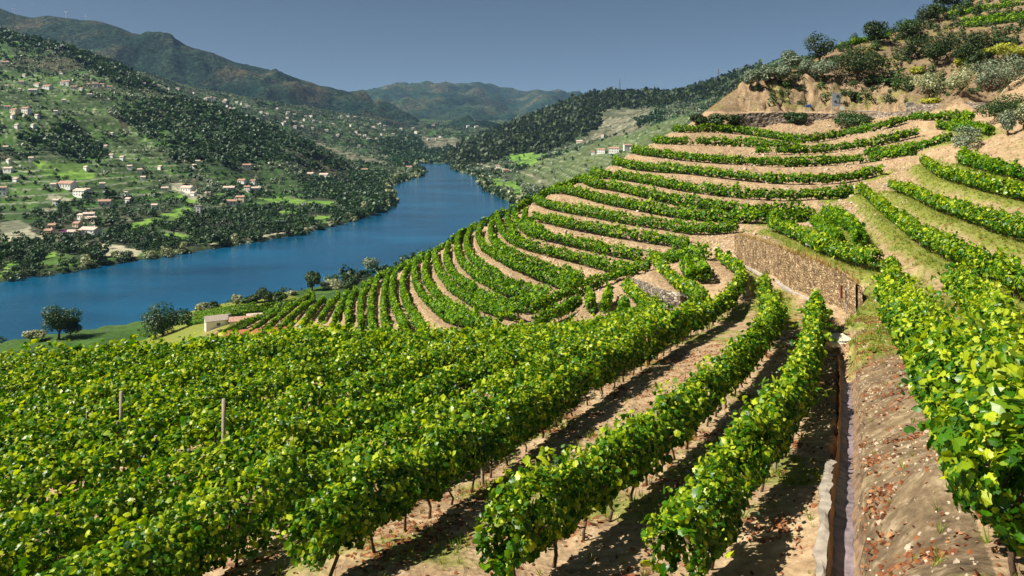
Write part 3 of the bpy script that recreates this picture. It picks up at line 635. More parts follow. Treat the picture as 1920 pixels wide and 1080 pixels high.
def hillmat(name, a, b, c_, s):
    m, nt, out = newmat(name); n1 = noise(nt, s, 8, .62); n2 = noise(nt, s*9, 6, .7); n3 = noise(nt, s*.3, 3)
    k = ramp(nt, n1, [(.38, a), (.52, b), (.66, c_)], 'LINEAR')
    k = mixc(nt, .6, k, mixc(nt, 1.0, k, ramp(nt, n2, [(.35, (.2, .25, .25)), (.65, (2.0, 2.0, 1.9))]), 'MULTIPLY'))
    n4 = noise(nt, s*16, 5, .8); k = mixc(nt, .8, k, mixc(nt, 1.0, k, ramp(nt, n4, [(.44, (.22, .3, .3)), (.54, (1.5, 1.45, 1.3))]), 'MULTIPLY'))
    principled(nt, out, k, .95, bump(nt, mathn(nt, 'ADD', n2, mathn(nt, 'MULTIPLY', n4, .5)), 1.0, 22), .1); return m
M['hillB'] = hillmat('heath_hill', (.008, .03, .022), (.022, .045, .03), (.075, .07, .045), .0045)
M['hillC'] = hillmat('far_forest_hill', (.008, .03, .025), (.025, .05, .03), (.08, .075, .045), .003)
CB = [(-1600,-60),(-900,-40),(-300,-5),(0,15),(30,27),(60,33),(90,29),(150,37),(180,39),(230,54),(265,70),(322,73),(350,86),(400,99),(440,116),(490,127),(530,139),(575,153),(610,166),(640,172),(680,181),(700,191),(715,187),(740,196),(765,213),(790,228),(830,250),(900,275),(1000,300)]
oB, dB = loft('hills', CB, [(-1600,3600),(0,3900),(640,4100),(760,3700),(900,3400)], -130, 2900, 61, 120, M['hillB'], -1600, 990, 3, 170)
CC = [(-2000,160),(560,178),(657,174),(690,173),(740,163),(757,161),(817,158),(853,163),(897,159),(960,168),(987,172),(1000,169),(1023,173),(1047,172),(1073,180),(1120,184),(1500,180),(3500,150)]
oC, dC = loft('distant_hills', CC, [(-2000,9500),(3500,9500)], -150, 3500, 71, 130, M['hillC'], -2000, 3500, 7, 130, 1.15)
CC2 = [(500,235),(640,205),(700,196),(760,190),(860,186),(920,192),(1000,205),(1060,222),(1150,240),(1400,245)]
# low land under everything, out to the horizon
mb = MB(); mb.add([(-30000,-500,-14),(30000,-500,-14),(30000,30000,-14),(-30000,30000,-14)], [[0,1,2,3]])
o = mb.build('land', M['land']); tag(o, kind='structure')
# river
m, nt, out = newmat('river_water')
tc = nt.nodes.new('ShaderNodeNewGeometry').outputs['Position']
mp = nt.nodes.new('ShaderNodeMapping'); mp.inputs['Scale'].default_value = (.45, .9, 1); nt.links.new(tc, mp.inputs[0])
w1 = noise(nt, .5, 5, .6, mp.outputs[0]); w2 = noise(nt, .018, 4, .6, mp.outputs[0])
colw = ramp(nt, w2, [(.32, (.0, .042, .095)), (.68, (.004, .095, .20))])  # paler patches paint varying reflection into the water colour
p = principled(nt, out, colw, .13, bump(nt, w1, .5, .45), .5)
M['water'] = m
mb = MB(); P = [(-2600,150,0),(3200,150,0),(3200,2400,0),(-2600,2400,0)]
mb.add(P, [[0,1,2,3]]); o = mb.build('river', m); tag(o, kind='structure')
# ------------------------------------------------------------------ VINE ROWS
def lobed():   # five lobed grape leaf, unit size, lying in xy, folded along the midrib
    a = np.radians([-90, -60, -38, -12, 12, 35, 62, 90, 118, 145, 168, 192, 218, 240]); r = np.array([.2, .42, .38, .5, .42, .54, .45, .6, .45, .54, .42, .5, .38, .42])
    P = np.stack([r*np.cos(a), r*np.sin(a), -.18*r*np.abs(np.cos(a))*1.6-.12*r*r], 1)
    P = np.vstack([[0, 0, .03], P]); n = len(a)
    return P, np.array([[0, i+1, (i+1) % n+1] for i in range(n)])
def simple5():
    P = np.array([[0, -.4, 0], [.48, -.12, -.12], [.3, .45, -.06], [-.3, .45, -.06], [-.48, -.12, -.12], [0, .1, .06]])
    return P, np.array([[5, i, (i+1) % 5] for i in range(5)])
def quad1():
    return np.array([[-.45, -.4, -.05], [.45, -.35, .05], [.38, .45, -.05], [-.4, .4, .05]]), np.array([[0, 1, 2, 3]])
LOB, SIM, QUA = lobed(), simple5(), quad1()
def scatter(tpl, P, Nn, size, r, twist=True):
    """place a small template at points P with normals Nn"""
    T, Fc = tpl; n = len(P)
    Nn = Nn/(np.linalg.norm(Nn, axis=1, keepdims=True)+1e-9)
    a = r.normal(size=(n, 3)); a -= (a*Nn).sum(1, keepdims=True)*Nn; a /= np.linalg.norm(a, axis=1, keepdims=True)+1e-9
    b = np.cross(Nn, a)
    V = P[:, None]+size[:, None, None]*(T[None, :, 0:1]*a[:, None]+T[None, :, 1:2]*b[:, None]+T[None, :, 2:3]*Nn[:, None])
    Fs = Fc[None]+(np.arange(n)*len(T))[:, None, None]
    return V.reshape(-1, 3), Fs.reshape(-1, Fc.shape[1])
def n1d(s, seed): return vnoise(s, s*0+seed*.37, seed)
def row_foliage(W, seed, dens, size, w0, h0, hc, tpl, camdist=None):
    r = np.random.default_rng(seed)
    L = np.concatenate([[0], np.cumsum(np.linalg.norm(np.diff(W, axis=0), axis=1))])
    n = int(L[-1]*dens)
    s = r.uniform(0, L[-1], n)
    c0 = np.stack([np.interp(s, L, W[:, k]) for k in range(3)], 1)
    t = np.stack([np.gradient(W[:, k]) for k in range(3)], 1); t /= np.linalg.norm(t, axis=1, keepdims=True)+1e-9
    tt = np.stack([np.interp(s, L, t[:, k]) for k in range(3)], 1)
    side = np.stack([tt[:, 1], -tt[:, 0], tt[:, 0]*0], 1); side /= np.linalg.norm(side, axis=1, keepdims=True)+1e-9
    th = r.uniform(0, 2*math.pi, n)
    # vines stand about 1.2 m apart: bulge per vine plus broad variation
    b1 = .72+.55*vnoise(s/.55, th*1.1, seed)+.22*(n1d(s/3.5, seed+5)-.5)
    hv = .58+.76*n1d(s/1.1, seed+9)+.24*n1d(s/5, seed+3)
    rad = np.sqrt(r.uniform(.22, 1.0, n))*b1
    dx = np.cos(th)*rad*w0; dz = np.sin(th)*rad*h0*hv
    # drooping skirt and upright shoots
    sh = r.random(n) < .08; dz = np.where(sh, h0*(.75+.75*r.random(n)**2)*hv, dz); dx = np.where(sh, dx*.6, dx)
    P = c0+side*dx[:, None]; P[:, 2] += hc*(.9+.2*hv)+dz
    Nn = side*np.cos(th)[:, None]*.9+np.array([0, 0, 1])*(np.sin(th)*.8+.45)[:, None]+r.normal(size=(n, 3))*.55
    # thin gaps
    gapk = n1d(s/1.25, seed+41) < .12
    keep = ~(gapk & (r.random(n) < .8)) & ~((vnoise(s/.8, th*1.3, seed+20) < .26) & (r.random(n) < .85))
    P = P[keep]; Nn = Nn[keep]
    if len(tpl[0]) > 4:                              # long loose shoots with leaves along them
        ns = int(L[-1]*2.2); s1 = r.uniform(0, L[-1], ns); nl = 8
        o0 = np.stack([np.interp(s1, L, W[:, k]) for k in range(3)], 1); t1 = np.stack([np.interp(s1, L, t[:, k]) for k in range(3)], 1)
        sd1 = np.stack([t1[:, 1], -t1[:, 0], t1[:, 0]*0], 1); sd1 /= np.linalg.norm(sd1, axis=1, keepdims=True)+1e-9
        sg = r.choice([-1., 1.], ns)[:, None]; ln = r.uniform(.3, .85, ns)[:, None]
        st = o0+sd1*sg*w0*.6+np.array([0, 0, 1])*(hc+h0*r.uniform(-.3, .8, ns))[:, None]
        dr = sd1*sg*r.uniform(.1, .8, ns)[:, None]+t1*r.normal(0, .5, ns)[:, None]+np.array([0, 0, 1])*r.uniform(.1, .9, ns)[:, None]
        q = np.linspace(.1, 1, nl)[None, :, None]
        SP_ = st[:, None]+dr[:, None]*ln[:, None]*q-np.array([0, 0, 1])*(ln[:, None]*.7*q**2)
        SP_ = SP_.reshape(-1, 3)+r.normal(size=(ns*nl, 3))*.03
        P = np.vstack([P, SP_]); Nn = np.vstack([Nn, r.normal(size=SP_.shape)+np.array([0, 0, .8])])
        c0 = np.vstack([c0[keep], np.repeat(o0, nl, 0)]); keep = slice(None)
    sz = size*np.clip(np.exp(r.normal(-.12, .34, len(P))), .4, 1.7)
    V, Fs = scatter(tpl, P, Nn, sz, r)
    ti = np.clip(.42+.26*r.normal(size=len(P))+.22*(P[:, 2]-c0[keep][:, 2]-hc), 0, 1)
    ti = np.where(r.random(len(P)) < .13, np.clip(ti+.35, 0, 1), ti)
    ti = np.where(r.random(len(P)) < .02, 1, ti)  # random brightest leaves, highlights painted through the tint
    return V, Fs, np.repeat(ti, len(tpl[0])), L[-1]
def row_trunks(W, seed, every, rad):
    L = np.concatenate([[0], np.cumsum(np.linalg.norm(np.diff(W, axis=0), axis=1))])
    return [np.array([np.interp(s, L, W[:, k]) for k in range(3)]) for s in np.arange(every*.5, L[-1], every)]
TR = []
for k in range(5):
    r = np.random.default_rng(50+k); mb = MB(); a = r.uniform(-.14, .14, (5, 2)); a[0] = 0
    P = [(a[i][0]*i*.45, a[i][1]*i*.45, -.08+i*.26) for i in range(5)]
    mb.tube(P, [.036, .028, .03, .026, .034], 6)
    mb.tube([P[-1], (P[-1][0]+.22, P[-1][1]+.03, P[-1][2]+.2)], [.02, .01], 5); mb.tube([P[-1], (P[-1][0]-.2, P[-1][1]-.05, P[-1][2]+.22)], [.02, .01], 5)
    me = mesh('trunk', np.vstack(mb.V), [np.vstack(mb.Q), np.vstack(mb.T)], M['bark'], True); TR.append(me)
mb = MB(); mb.tube([(0, 0, -.2), (0, 0, .9), (0, 0, 1.75)], [.045, .04, .038], 7); POSTM = mesh('post', np.vstack(mb.V), [np.vstack(mb.Q), np.vstack(mb.T)], M['post'])
mb = MB(); mb.tube([(0, 0, -.2), (0, 0, .9), (0, 0, 1.6)], [.06, .055, .052], 7); POSTW = mesh('post', np.vstack(mb.V), [np.vstack(mb.Q), np.vstack(mb.T)], M['woodpost'])
grp = {'spur': 'vine rows on the terraced spur', 'gully': 'vine rows in the gully below the long wall', 'right': 'vine rows on the right slope', 'field': 'vine rows of the riverside field', 'hill': 'vine rows on the hill above the road', 'fore': 'vine rows of the foreground terrace'}
NEAR3 = [i for i, r_ in enumerate(row_world) if r_[2] in [f[3] for f in FORE]]
for ri, (blk, W, lab) in enumerate(row_world):
    base = W[len(W)//2].copy(); root = empty('vine_row', tuple(base)); tag(root, lab, 'vine row', grp[blk])
    Wl = W-base
    dmin = W[:, 1].min()
    big = 1.25 if 'large leafy' in lab else 1.0
    if dmin < 60:            # graded detail: near leaves lobed, further ones simpler
        w0, h0, hc = {'fore': (.72, .50, .86), 'right': (.52, .52, .9), 'gully': (.42, .5, .85)}.get(blk, (.55, .55, .9))
        if ri in NEAR3: w0, h0, hc = .40, .50, .88
        if 'large leafy' in lab: w0, h0, hc = .60, .66, 1.0
        parts = []
        for lo, hi, tpl, dens, size in ((0, 15, LOB, 1250, .104), (15, 30, SIM, 820, .124), (30, 60, SIM, 300, .20), (60, 1e4, QUA, 170, .27)):
            k = np.where((W[:, 1] >= lo) & (W[:, 1] < hi))[0]
            if len(k) < 2: continue
            k0, k1 = k[0], min(k[-1]+1, len(W)-1)
            V, Fs, ti, L_ = row_foliage(Wl[k0:k1+1], ri*13+int(lo), dens*big, size, w0, h0, hc, tpl)
            parts.append((V, Fs, ti))
        n = 0; VV_, FF_, TT_ = [], {}, []
        for V, Fs, ti in parts:
            VV_.append(V); FF_.setdefault(Fs.shape[1], []).append(Fs+n); TT_.append(ti); n += len(V)
        fo = obj('foliage', mesh('foliage', np.vstack(VV_), [np.vstack(x) for x in FF_.values()], M['vine'], False, np.concatenate(TT_)), root)
    else:
        up = W[:, 0].mean() > 12
        V, Fs, ti, L_ = row_foliage(Wl, ri*13, 165 if W[:, 1].mean() < 120 else 140, .27 if W[:, 1].mean() < 120 else .34, .60 if up else .46, .68 if up else .60, .90, QUA)
        fo = obj('foliage', mesh('foliage', V, Fs, M['vine_far'], False, ti), root)
    rr = np.random.default_rng(ri+900)
    if dmin < 75:
        pstep = 300 if 'large leafy' in lab else (14 if blk == 'fore' else 6.5)
        pts = row_trunks(Wl, ri, 1.15 if dmin < 45 else 1.6, .04)[:95]
        for q, p in enumerate(pts):
            o = obj('trunk', TR[(ri+q) % 5], root); o.location = p; o.rotation_euler = (rr.uniform(-.12, .12), rr.uniform(-.12, .12), rr.uniform(0, 6.28)); s_ = rr.uniform(.8, 1.15); o.scale = (s_, s_, s_)
        for q, p in enumerate(row_trunks(Wl, ri, pstep, .04)):
            o = obj('post', POSTW if blk == 'fore' and q % 2 else POSTM, root); o.location = p+np.array([0, 0, -.28])
    else:
        mb = MB(); tp = row_trunks(Wl, ri, 1.5, .04)
        for p in tp: mb.box(p+np.array([rr.uniform(-.1, .1), 0, .3]), (.09, .09, .8))
        mb.build('trunk', M['bark'], root)['kind'] = 'stuff'
# ------------------------------------------------------------------ TREES
def crown(r, n, wid, hgt, z0, size, lobes=7, kind='broad', tpl=QUA):
    """leaf clumps through a lobed crown volume"""
    if kind == 'cone':
        t = r.random(n)**.7; z = z0+(hgt-z0)*(1-t); rad = wid/2*(t*.95+.05)*(.75+.4*vnoise(t*14, t*0, int(r.integers(99)))); a = r.uniform(0, 6.283, n)
        q = np.sqrt(r.uniform(.4, 1, n)); P = np.stack([np.cos(a)*rad*q, np.sin(a)*rad*q, z], 1)
        Nn = np.stack([np.cos(a), np.sin(a), a*0+.6], 1)+r.normal(size=(n, 3))*.5
    else:
        cz = (z0+hgt)/2; ch = (hgt-z0)/2
        Lc = r.normal(size=(lobes, 3)); Lc /= np.linalg.norm(Lc, axis=1, keepdims=True); Lc *= r.uniform(.4, .72, (lobes, 1)); Lc[0] = (0, 0, 0)
        Lr = r.uniform(.32, .52, lobes); Lr[0] = .62
        pr = Lr**2/np.sum(Lr**2); k = r.choice(lobes, n, p=pr)
        d = r.normal(size=(n, 3)); d /= np.linalg.norm(d, axis=1, keepdims=True)
        P = Lc[k]+d*(Lr[k]*r.uniform(.6, 1.08, n)**.7)[:, None]
        Nn = d+np.array([0, 0, .45])+r.normal(size=(n, 3))*.45
        P = P*np.array([wid/2, wid/2, ch])+np.array([0, 0, cz])
    sz = size*r.uniform(.6, 1.3, n)
    V, Fs = scatter(tpl, P, Nn, sz, r)
    ti = np.clip(.45+.2*r.normal(size=n), 0, 1)
    return V, Fs, np.repeat(ti, len(tpl[0]))
def trunk_mb(r, hgt, rad, wid, forks=4, z0=.35):
    mb = MB(); b = r.uniform(-.06, .06, 2)*hgt
    mb.tube([(0, 0, -.4), (b[0]*.4, b[1]*.4, hgt*z0*.6), (b[0], b[1], hgt*z0)], [rad*1.3, rad, rad*.8], 7)
    for k in range(forks):
        a = k*6.283/forks+r.uniform(0, 1); q = wid*.28
        mb.tube([(b[0], b[1], hgt*z0*.95), (b[0]+math.cos(a)*q*.5, b[1]+math.sin(a)*q*.5, hgt*(z0+.16)), (b[0]+math.cos(a)*q, b[1]+math.sin(a)*q, hgt*(z0+.42))], [rad*.6, rad*.4, rad*.15], 5)
    return mb
def tree(name, loc, hgt, wid, mat, label, cat, group=None, seed=0, n=1500, size=.3, kind='broad', z0=.22, tr=.12, tpl=QUA, forks=4, lobes=8):
    r = np.random.default_rng(seed+1000); root = empty(name, tuple(loc)); tag(root, label, cat, group)
    V, Fs, ti = crown(r, n, wid, hgt, hgt*z0, size, lobes, kind, tpl)
    obj('crown', mesh('crown', V, Fs, M[mat], False, ti), root)
    mb = trunk_mb(r, hgt, tr, wid, forks if kind != 'cone' else 0, max(z0+.08, .2)); mb.build('trunk', M['bark'], root, True)
    return root
def comb(u, Y):
    return np.maximum(near_z(u, Y), np.where(Y > 195, val_z(u, Y, True), -200))
HILL = 'trees and shrubs on the hill above the road'
TL = [ # u, v_base, h px, w px, material, label, category, ymin, options
 (1535,122,66,58,'darkgreen','tall dark rounded tree on the skyline, highest above the olive trees','tree',150,{}),
 (1483,137,42,40,'olive','olive tree on the dry crest just left of the tall dark tree','tree',150,{}),
 (1466,158,37,42,'olive','olive tree with two bare stems above the rocky road cutting','tree',150,{}),
 (1437,158,34,32,'olive','small olive tree second from the left end of the rocky crest','tree',150,{}),
 (1407,168,36,30,'olive','leftmost olive tree at the edge of the rocky crest','tree',150,{}),
 (1512,142,34,30,'olive','shaded olive tree between the tall dark tree and the pale round olive','tree',150,{}),
 (1540,155,47,50,'olive','pale round olive tree casting a shadow on the dry grass','tree',150,{}),
 (1607,152,66,98,'darkgreen','very broad dark green tree mass on the slope above the road signs','tree',150,{'z0':.02,'n':4200,'lobes':12}),
 (1638,82,44,50,'darkgreen','lone dark tree against the sky with a short trunk','tree',180,{}),
 (1704,74,38,58,'green','brownish green spreading tree on the skyline','tree',180,{}),
 (1742,44,40,52,'darkgreen','dark tree on the skyline beside the upper hilltop vines','tree',180,{}),
 (1782,18,36,44,'darkgreen','dark tree partly cut by the top edge of the picture','tree',180,{}),
 (1720,112,44,50,'darkgreen','dark tree below the spreading skyline tree','tree',150,{}),
 (1757,124,66,72,'darkgreen','large dark layered tree in the middle of the hill','tree',150,{'z0':.05,'n':3000}),
 (1815,118,62,72,'darkgreen','large dark tree left of the yellow vines','tree',150,{'z0':.05,'n':3000}),
 (1845,130,34,48,'darkgreen','low dark tree touching the yellow vines','tree',140,{'z0':.03}),
 (1742,182,48,54,'pale','pale silvery tree nearest the low road wall','tree',120,{'z0':.08}),
 (1803,182,60,50,'pale','pale silvery tree with a forked bare stem','tree',120,{}),
 (1853,172,58,62,'olive','broad grey green olive tree right of the forked silvery tree','tree',120,{}),
 (1893,172,66,68,'olive','biggest olive tree at the right edge of the hill','tree',120,{}),
 (1893,222,46,96,'green','dense bright green hedge like shrub by the right edge','shrub',90,{'z0':.0,'n':3600}),
 (1890,252,52,36,'olive','small olive tree in front of the dense bright shrub','tree',80,{}),
 (1918,242,46,32,'pale','pale small olive cut by the right edge of the picture','tree',80,{}),
 (1813,285,48,62,'olive','round grey green bush beside the smooth earth bank','shrub',80,{'z0':.02}),
 (1308,234,20,34,'darkgreen','leftmost low green shrub at the end of the road wall','shrub',130,{'z0':0}),
 (1340,236,24,38,'green','middle low shrub left of the stone road wall','shrub',130,{'z0':0}),
 (1383,238,26,54,'darkgreen','wide low shrub against the left end of the stone road wall','shrub',130,{'z0':0}),
 (1490,232,22,38,'green','shrub growing out of the top of the stone road wall','shrub',130,{'z0':0}),
 (1592,243,32,70,'green','thick ivy mass hanging over the stone road wall below the big sign','ivy',130,{'z0':0,'n':2600}),
 (1598,187,17,20,'darkgreen','small round bush on the dry cutting right of the big sign','shrub',150,{'z0':0}),
 (1747,196,14,34,'yellow','low yellow green bush under the pale silvery tree','shrub',110,{'z0':0}),
 (1718,140,14,28,'yellow','yellow green bush in the middle of the hillside','shrub',140,{'z0':0}),
 (1800,124,14,24,'yellow','yellow bush above the forked silvery tree','shrub',140,{'z0':0}),
 (1896,110,26,76,'yellow','mass of yellowing vines on the hill at the right edge','vines',130,{'z0':0,'n':3000}),
 (1888,84,14,44,'darkgreen','low dark bush under the hilltop retaining wall','shrub',140,{'z0':0}),
 (1673,160,14,30,'green','low green bush on the dry slope right of the broad dark mass','shrub',150,{'z0':0}),
 (1640,158,16,34,'green','green scrub at the foot of the broad dark tree mass','shrub',150,{'z0':0}),
 (110,636,64,56,'green','tall leafy tree by the water on the far left, leaning over a darker one','tree',200,{'n':2600}),
 (133,634,34,36,'darkgreen','dark lower tree beside the tall leafy tree on the far left','tree',200,{}),
 (64,640,24,34,'pale','pale willow bush at the water\'s edge on the far left','shrub',200,{'z0':0}),
 (305,630,58,76,'green','big dense tree standing alone between the vines and the river','tree',200,{'n':3600,'z0':.04}),
 (354,602,14,22,'pale','tiny pale bush on the shore right of the big lone tree','shrub',240,{'z0':0}),
 (380,586,20,26,'pale','pale blossoming bush on the shore above the white shed','shrub',240,{'z0':0}),
 (399,584,18,28,'darkgreen','dark bush touching the pale blossoming bush on the shore','shrub',240,{'z0':0}),
 (443,572,20,16,'pale','pale bush left of a round green one on the shore','shrub',250,{'z0':0}),
 (463,572,17,36,'green','round green bush on the shore above the tiled roof','shrub',250,{'z0':0}),
 (497,566,24,34,'darkgreen','dark bush with a pale top on the shore','shrub',250,{'z0':0}),
 (524,568,20,28,'green','dark green bush at the right end of the shore bushes','shrub',250,{'z0':0}),
 (548,553,8,16,'pale','very small pale bush between the shore bushes and the leaning tree','shrub',250,{'z0':0}),
 (586,545,36,26,'green','slim leaning tree at the river edge of the spur','tree',250,{'z0':.1}),
 (620,540,16,44,'pale','long pale bush right of the slim leaning tree','shrub',250,{'z0':0}),
 (655,552,38,30,'green','small pointed olive green tree among the downhill vine rows','tree',90,{'z0':.05}),
 (700,514,34,32,'olive','grey twin crowned tree poking over the spur edge at the water','tree',100,{'z0':.1}),
 (677,520,13,12,'darkgreen','tiny dark tree left of the grey twin crowned tree','tree',100,{'z0':.1}),
 (535,577,13,26,'darkgreen','dark bush at the top of the lowest vine rows','shrub',150,{'z0':0}),
 (378+53,606,14,14,'darkgreen','small dark bush beside the white shed roof','shrub',120,{'z0':0}),
 (1532,522,14,12,'darkgreen','round dark caper bush growing out of the long stone wall','shrub',40,{'z0':0,'n':420,'size':.1}),
]
for i, (u, v, hp, wp, mat, lab, cat, ym, op) in enumerate(TL):
    uu_, Yh, zh = hit(u, v, 0, ym, 480, comb)
    Pw = world(uu_, Yh, zh); hgt = hp*Yh/F*1.1; wid = wp*Yh/F*1.25
    kw = dict(n=int(1500), size=max(.16, .0019*Yh), z0=.1); kw.update(op)
    if kw['n'] == 1500 and max(hgt, wid) < 3: kw['n'] = 700
    tree({'tree': 'tree', 'shrub': 'shrub', 'ivy': 'ivy', 'vines': 'vine_patch'}[cat], Pw, hgt, wid, mat, lab, cat, HILL if u > 1300 and cat == 'tree' else None, i, tr=.03*hgt, **kw)
# ------------------------------------------------------------------ valley trees
dens = np.full(Z2.shape, 1/62.)*(.22+1.9*sstep(.40, .58, m2)); kindm = np.where(fbm(X2/70, Y2/70, 77, 3) > .45, 1, 0)
hsz = np.full(Z2.shape, 4.2)
def dset(mask, d, k=None, h=None):
    global dens, kindm, hsz
    dens = np.where(mask, d, dens)
    if k is not None: kindm = np.where(mask, k, kindm)
    if h is not None: hsz = np.where(mask, h, hsz)
for P in TERR: dset(poly(P), 1/230.)
dset(poly(TERR[5]) | poly(TERR[7]) | poly(TERR[8]), 1/2500.)
dset(poly(TERR[6]), 1/1500.)
WOOD = [[(230,185),(300,185),(430,208),(530,250),(650,308),(600,322),(540,303),(430,312),(330,300),(285,262),(225,228)],[(30,258),(130,228),(200,292),(185,318),(110,292)],
 [(-60,50),(50,62),(200,110),(290,160),(250,175),(120,105),(-60,70)],[(700,262),(770,255),(830,300),(740,312)],[(790,285),(860,272),(870,300),(800,306)],[(1190,222),(1245,208),(1240,225),(1200,240)]]
for P in WOOD: dset(poly(P), 1/42., 0, 6.2)
PINE = [[(830,310),(850,280),(900,255),(960,230),(1060,190),(1120,172),(1420,125),(1450,160),(1300,190),(1220,200),(1135,205),(1120,240),(1060,270),(1020,290),(960,288),(900,312)]]
for P in PINE: dset(poly(P), 1/58., 2, 10.5)
ORCH = [[(-60,445),(130,442),(215,432),(300,415),(370,398),(480,388),(560,392),(640,375),(700,350),(800,322),(745,345),(745,392),(560,446),(240,494),(-60,536)],[(560,330),(720,322),(740,345),(640,378),(560,362)]]
for P in ORCH: dset(poly(P), 1/26., 0, 4.4)
dset(fl, 1/900.); dset(sa, 1/900.)
bankm = (sd2 > 1) & (sd2 < 11) & (U2 < 1000) & ((VP2 > 300))
dset(bankm, 1/24., np.where(vnoise(X2/9, Y2/9, 5) > .66, 3, 0), 5.5)
dset((sd2 < 1) | (Y2 > 5500) | ((Y2 < 395) & (U2 > -60)), 0)
dset((U2 < -400) | (U2 > 1480), dens*.3)
rr = np.random.default_rng(5)
du = np.gradient(us2 := uv_)[None, :]/F*Y2; dl = np.gradient(lv_)[:, None]*Y2
cnt = rr.poisson(np.clip(dens*du*dl, 0, 3))
ii, jj = np.nonzero(cnt); rep = cnt[ii, jj]; ii = np.repeat(ii, rep); jj = np.repeat(jj, rep); n = len(ii)
du_ = rr.uniform(-.5, .5, n); dl_ = rr.uniform(-.5, .5, n)
i2 = np.clip(ii+np.sign(dl_).astype(int), 0, Z2.shape[0]-1); j2 = np.clip(jj+np.sign(du_).astype(int), 0, Z2.shape[1]-1)
ty = Y2[ii, jj]+abs(dl_)*(Y2[i2, jj]-Y2[ii, jj])
tu = U2[ii, jj]+abs(du_)*(U2[ii, j2]-U2[ii, jj]); tx = (tu-960)/F*ty
tzv = Z2[ii, jj]+abs(dl_)*(Z2[i2, jj]-Z2[ii, jj])+abs(du_)*(Z2[ii, j2]-Z2[ii, jj])+H
tk = kindm[ii, jj]; th_ = hsz[ii, jj]*np.clip(np.exp(rr.normal(-.08, .38, n)), .4, 2.1)
TP = np.stack([tx, ty, tzv], 1)
print('valley trees', n)
KM = {0: ('valleygreen', 'broad', 1.15), 1: ('olive', 'broad', 1.25), 2: ('darkgreen', 'cone', .5), 3: ('pale', 'broad', 1.3)}
tmpl = {}
for k, (mn, kd_, wr) in KM.items():
    for lod, (nl, sz) in enumerate(((60, .20), (22, .34), (12, .46))):
        for q in range(5):
            r = np.random.default_rng(k*100+lod*10+q); tmpl[k, lod, q] = crown(r, nl, wr, 1.0, .03, sz, 5, kd_)
def merged(idx, k, lod):
    VV, FF, TT = [], [], []; n0 = 0
    for q in range(5):
        s = idx[q::5]
        if not len(s): continue
        V, Fs, ti = tmpl[k, lod, q]; a = rr.uniform(0, 6.28, len(s)); h = th_[s]
        c_, s_ = np.cos(a)[:, None], np.sin(a)[:, None]
        P = np.stack([(V[None, :, 0]*c_-V[None, :, 1]*s_)*h[:, None], (V[None, :, 0]*s_+V[None, :, 1]*c_)*h[:, None], V[None, :, 2]*h[:, None]], -1)+TP[s][:, None]
        VV.append(P.reshape(-1, 3)); FF.append((Fs[None]+(np.arange(len(s))*len(V))[:, None, None]).reshape(-1, 4)+n0); n0 += len(s)*len(V)
        TT.append(np.clip(ti[None]+rr.normal(0, .17, len(s))[:, None], 0, 1).ravel())
    return np.vstack(VV), np.vstack(FF), np.concatenate(TT)
near_i = np.argsort(ty+1e6*((tu < -20) | (tu > 1000) | (ty < 400)))[:300]
ismain = np.zeros(n, bool); ismain[near_i] = True
NMS = {0: ('woodland', 'dense green woodland and orchard trees over the valley sides', 'woodland'), 1: ('olive_grove', 'silvery olive groves scattered over the terraced hillside', 'olive grove'), 2: ('pine_forest', 'dark pine forest covering the hill right of the river bend', 'forest'), 3: ('riverside_scrub', 'pale willow scrub along the river shore', 'scrub')}
for k in KM:
    parts = []
    for lod, (a, b) in enumerate(((0, 720), (720, 1300), (1300, 1e5))):
        idx = np.where((tk == k) & ~ismain & (ty >= a) & (ty < b))[0]
        if len(idx): parts.append(merged(idx, k, lod))
    n0 = 0; FF = []
    for V, Fs, t in parts: FF.append(Fs+n0); n0 += len(V)
    nm, lab, cat = NMS[k]
    o = obj(nm, mesh(nm, np.vstack([p[0] for p in parts]), np.vstack(FF), M[KM[k][0]], False, np.concatenate([p[2] for p in parts])))
    tag(o, lab, cat, kind='stuff')
indm = {}
for k, (mn, kd_, wr) in KM.items():
    for q in range(4):
        r = np.random.default_rng(k*31+q); V, Fs, ti = crown(r, 130, wr, 1.0, .12, .14, 7, kd_)
        mb = MB(); mb.tube([(0, 0, -.1), (.01, .01, .3)], [.035, .02], 5); Vt = np.vstack(mb.V); nq = len(np.vstack(mb.Q)); ntt = len(np.vstack(mb.T))
        me = mesh('riverside_tree', np.vstack([V, Vt]), [np.vstack([Fs, np.vstack(mb.Q)+len(V)]), np.vstack(mb.T)+len(V)], [M[mn], M['bark']], False, np.concatenate([ti, np.zeros(len(Vt))]), mi=[0]*len(Fs)+[1]*(nq+ntt))
        indm[k, q] = me
INL = {0: ('orchard_tree', 'dark green round tree among the many trees on the far river bank', 'tree', 'green trees on the far bank'), 1: ('olive_tree', 'greyish olive tree among the many trees on the far river bank', 'tree', 'olive trees on the far bank'), 2: ('pine_tree', 'slim dark pine near the river', 'tree', 'pines near the river'), 3: ('willow_bush', 'pale willow bush at the water line of the far bank', 'bush', 'pale willow bushes on the far shore')}
for i in near_i:
    k = int(tk[i]); nm, lab, cat, gp = INL[k]
    o = obj(nm, indm[k, int(rr.integers(4))]); o.location = TP[i]; h = float(th_[i]*1.1); o.scale = (h, h, h*rr.uniform(.85, 1.2)); o.rotation_euler = (0, 0, rr.uniform(0, 6.28)); tag(o, lab, cat, gp)
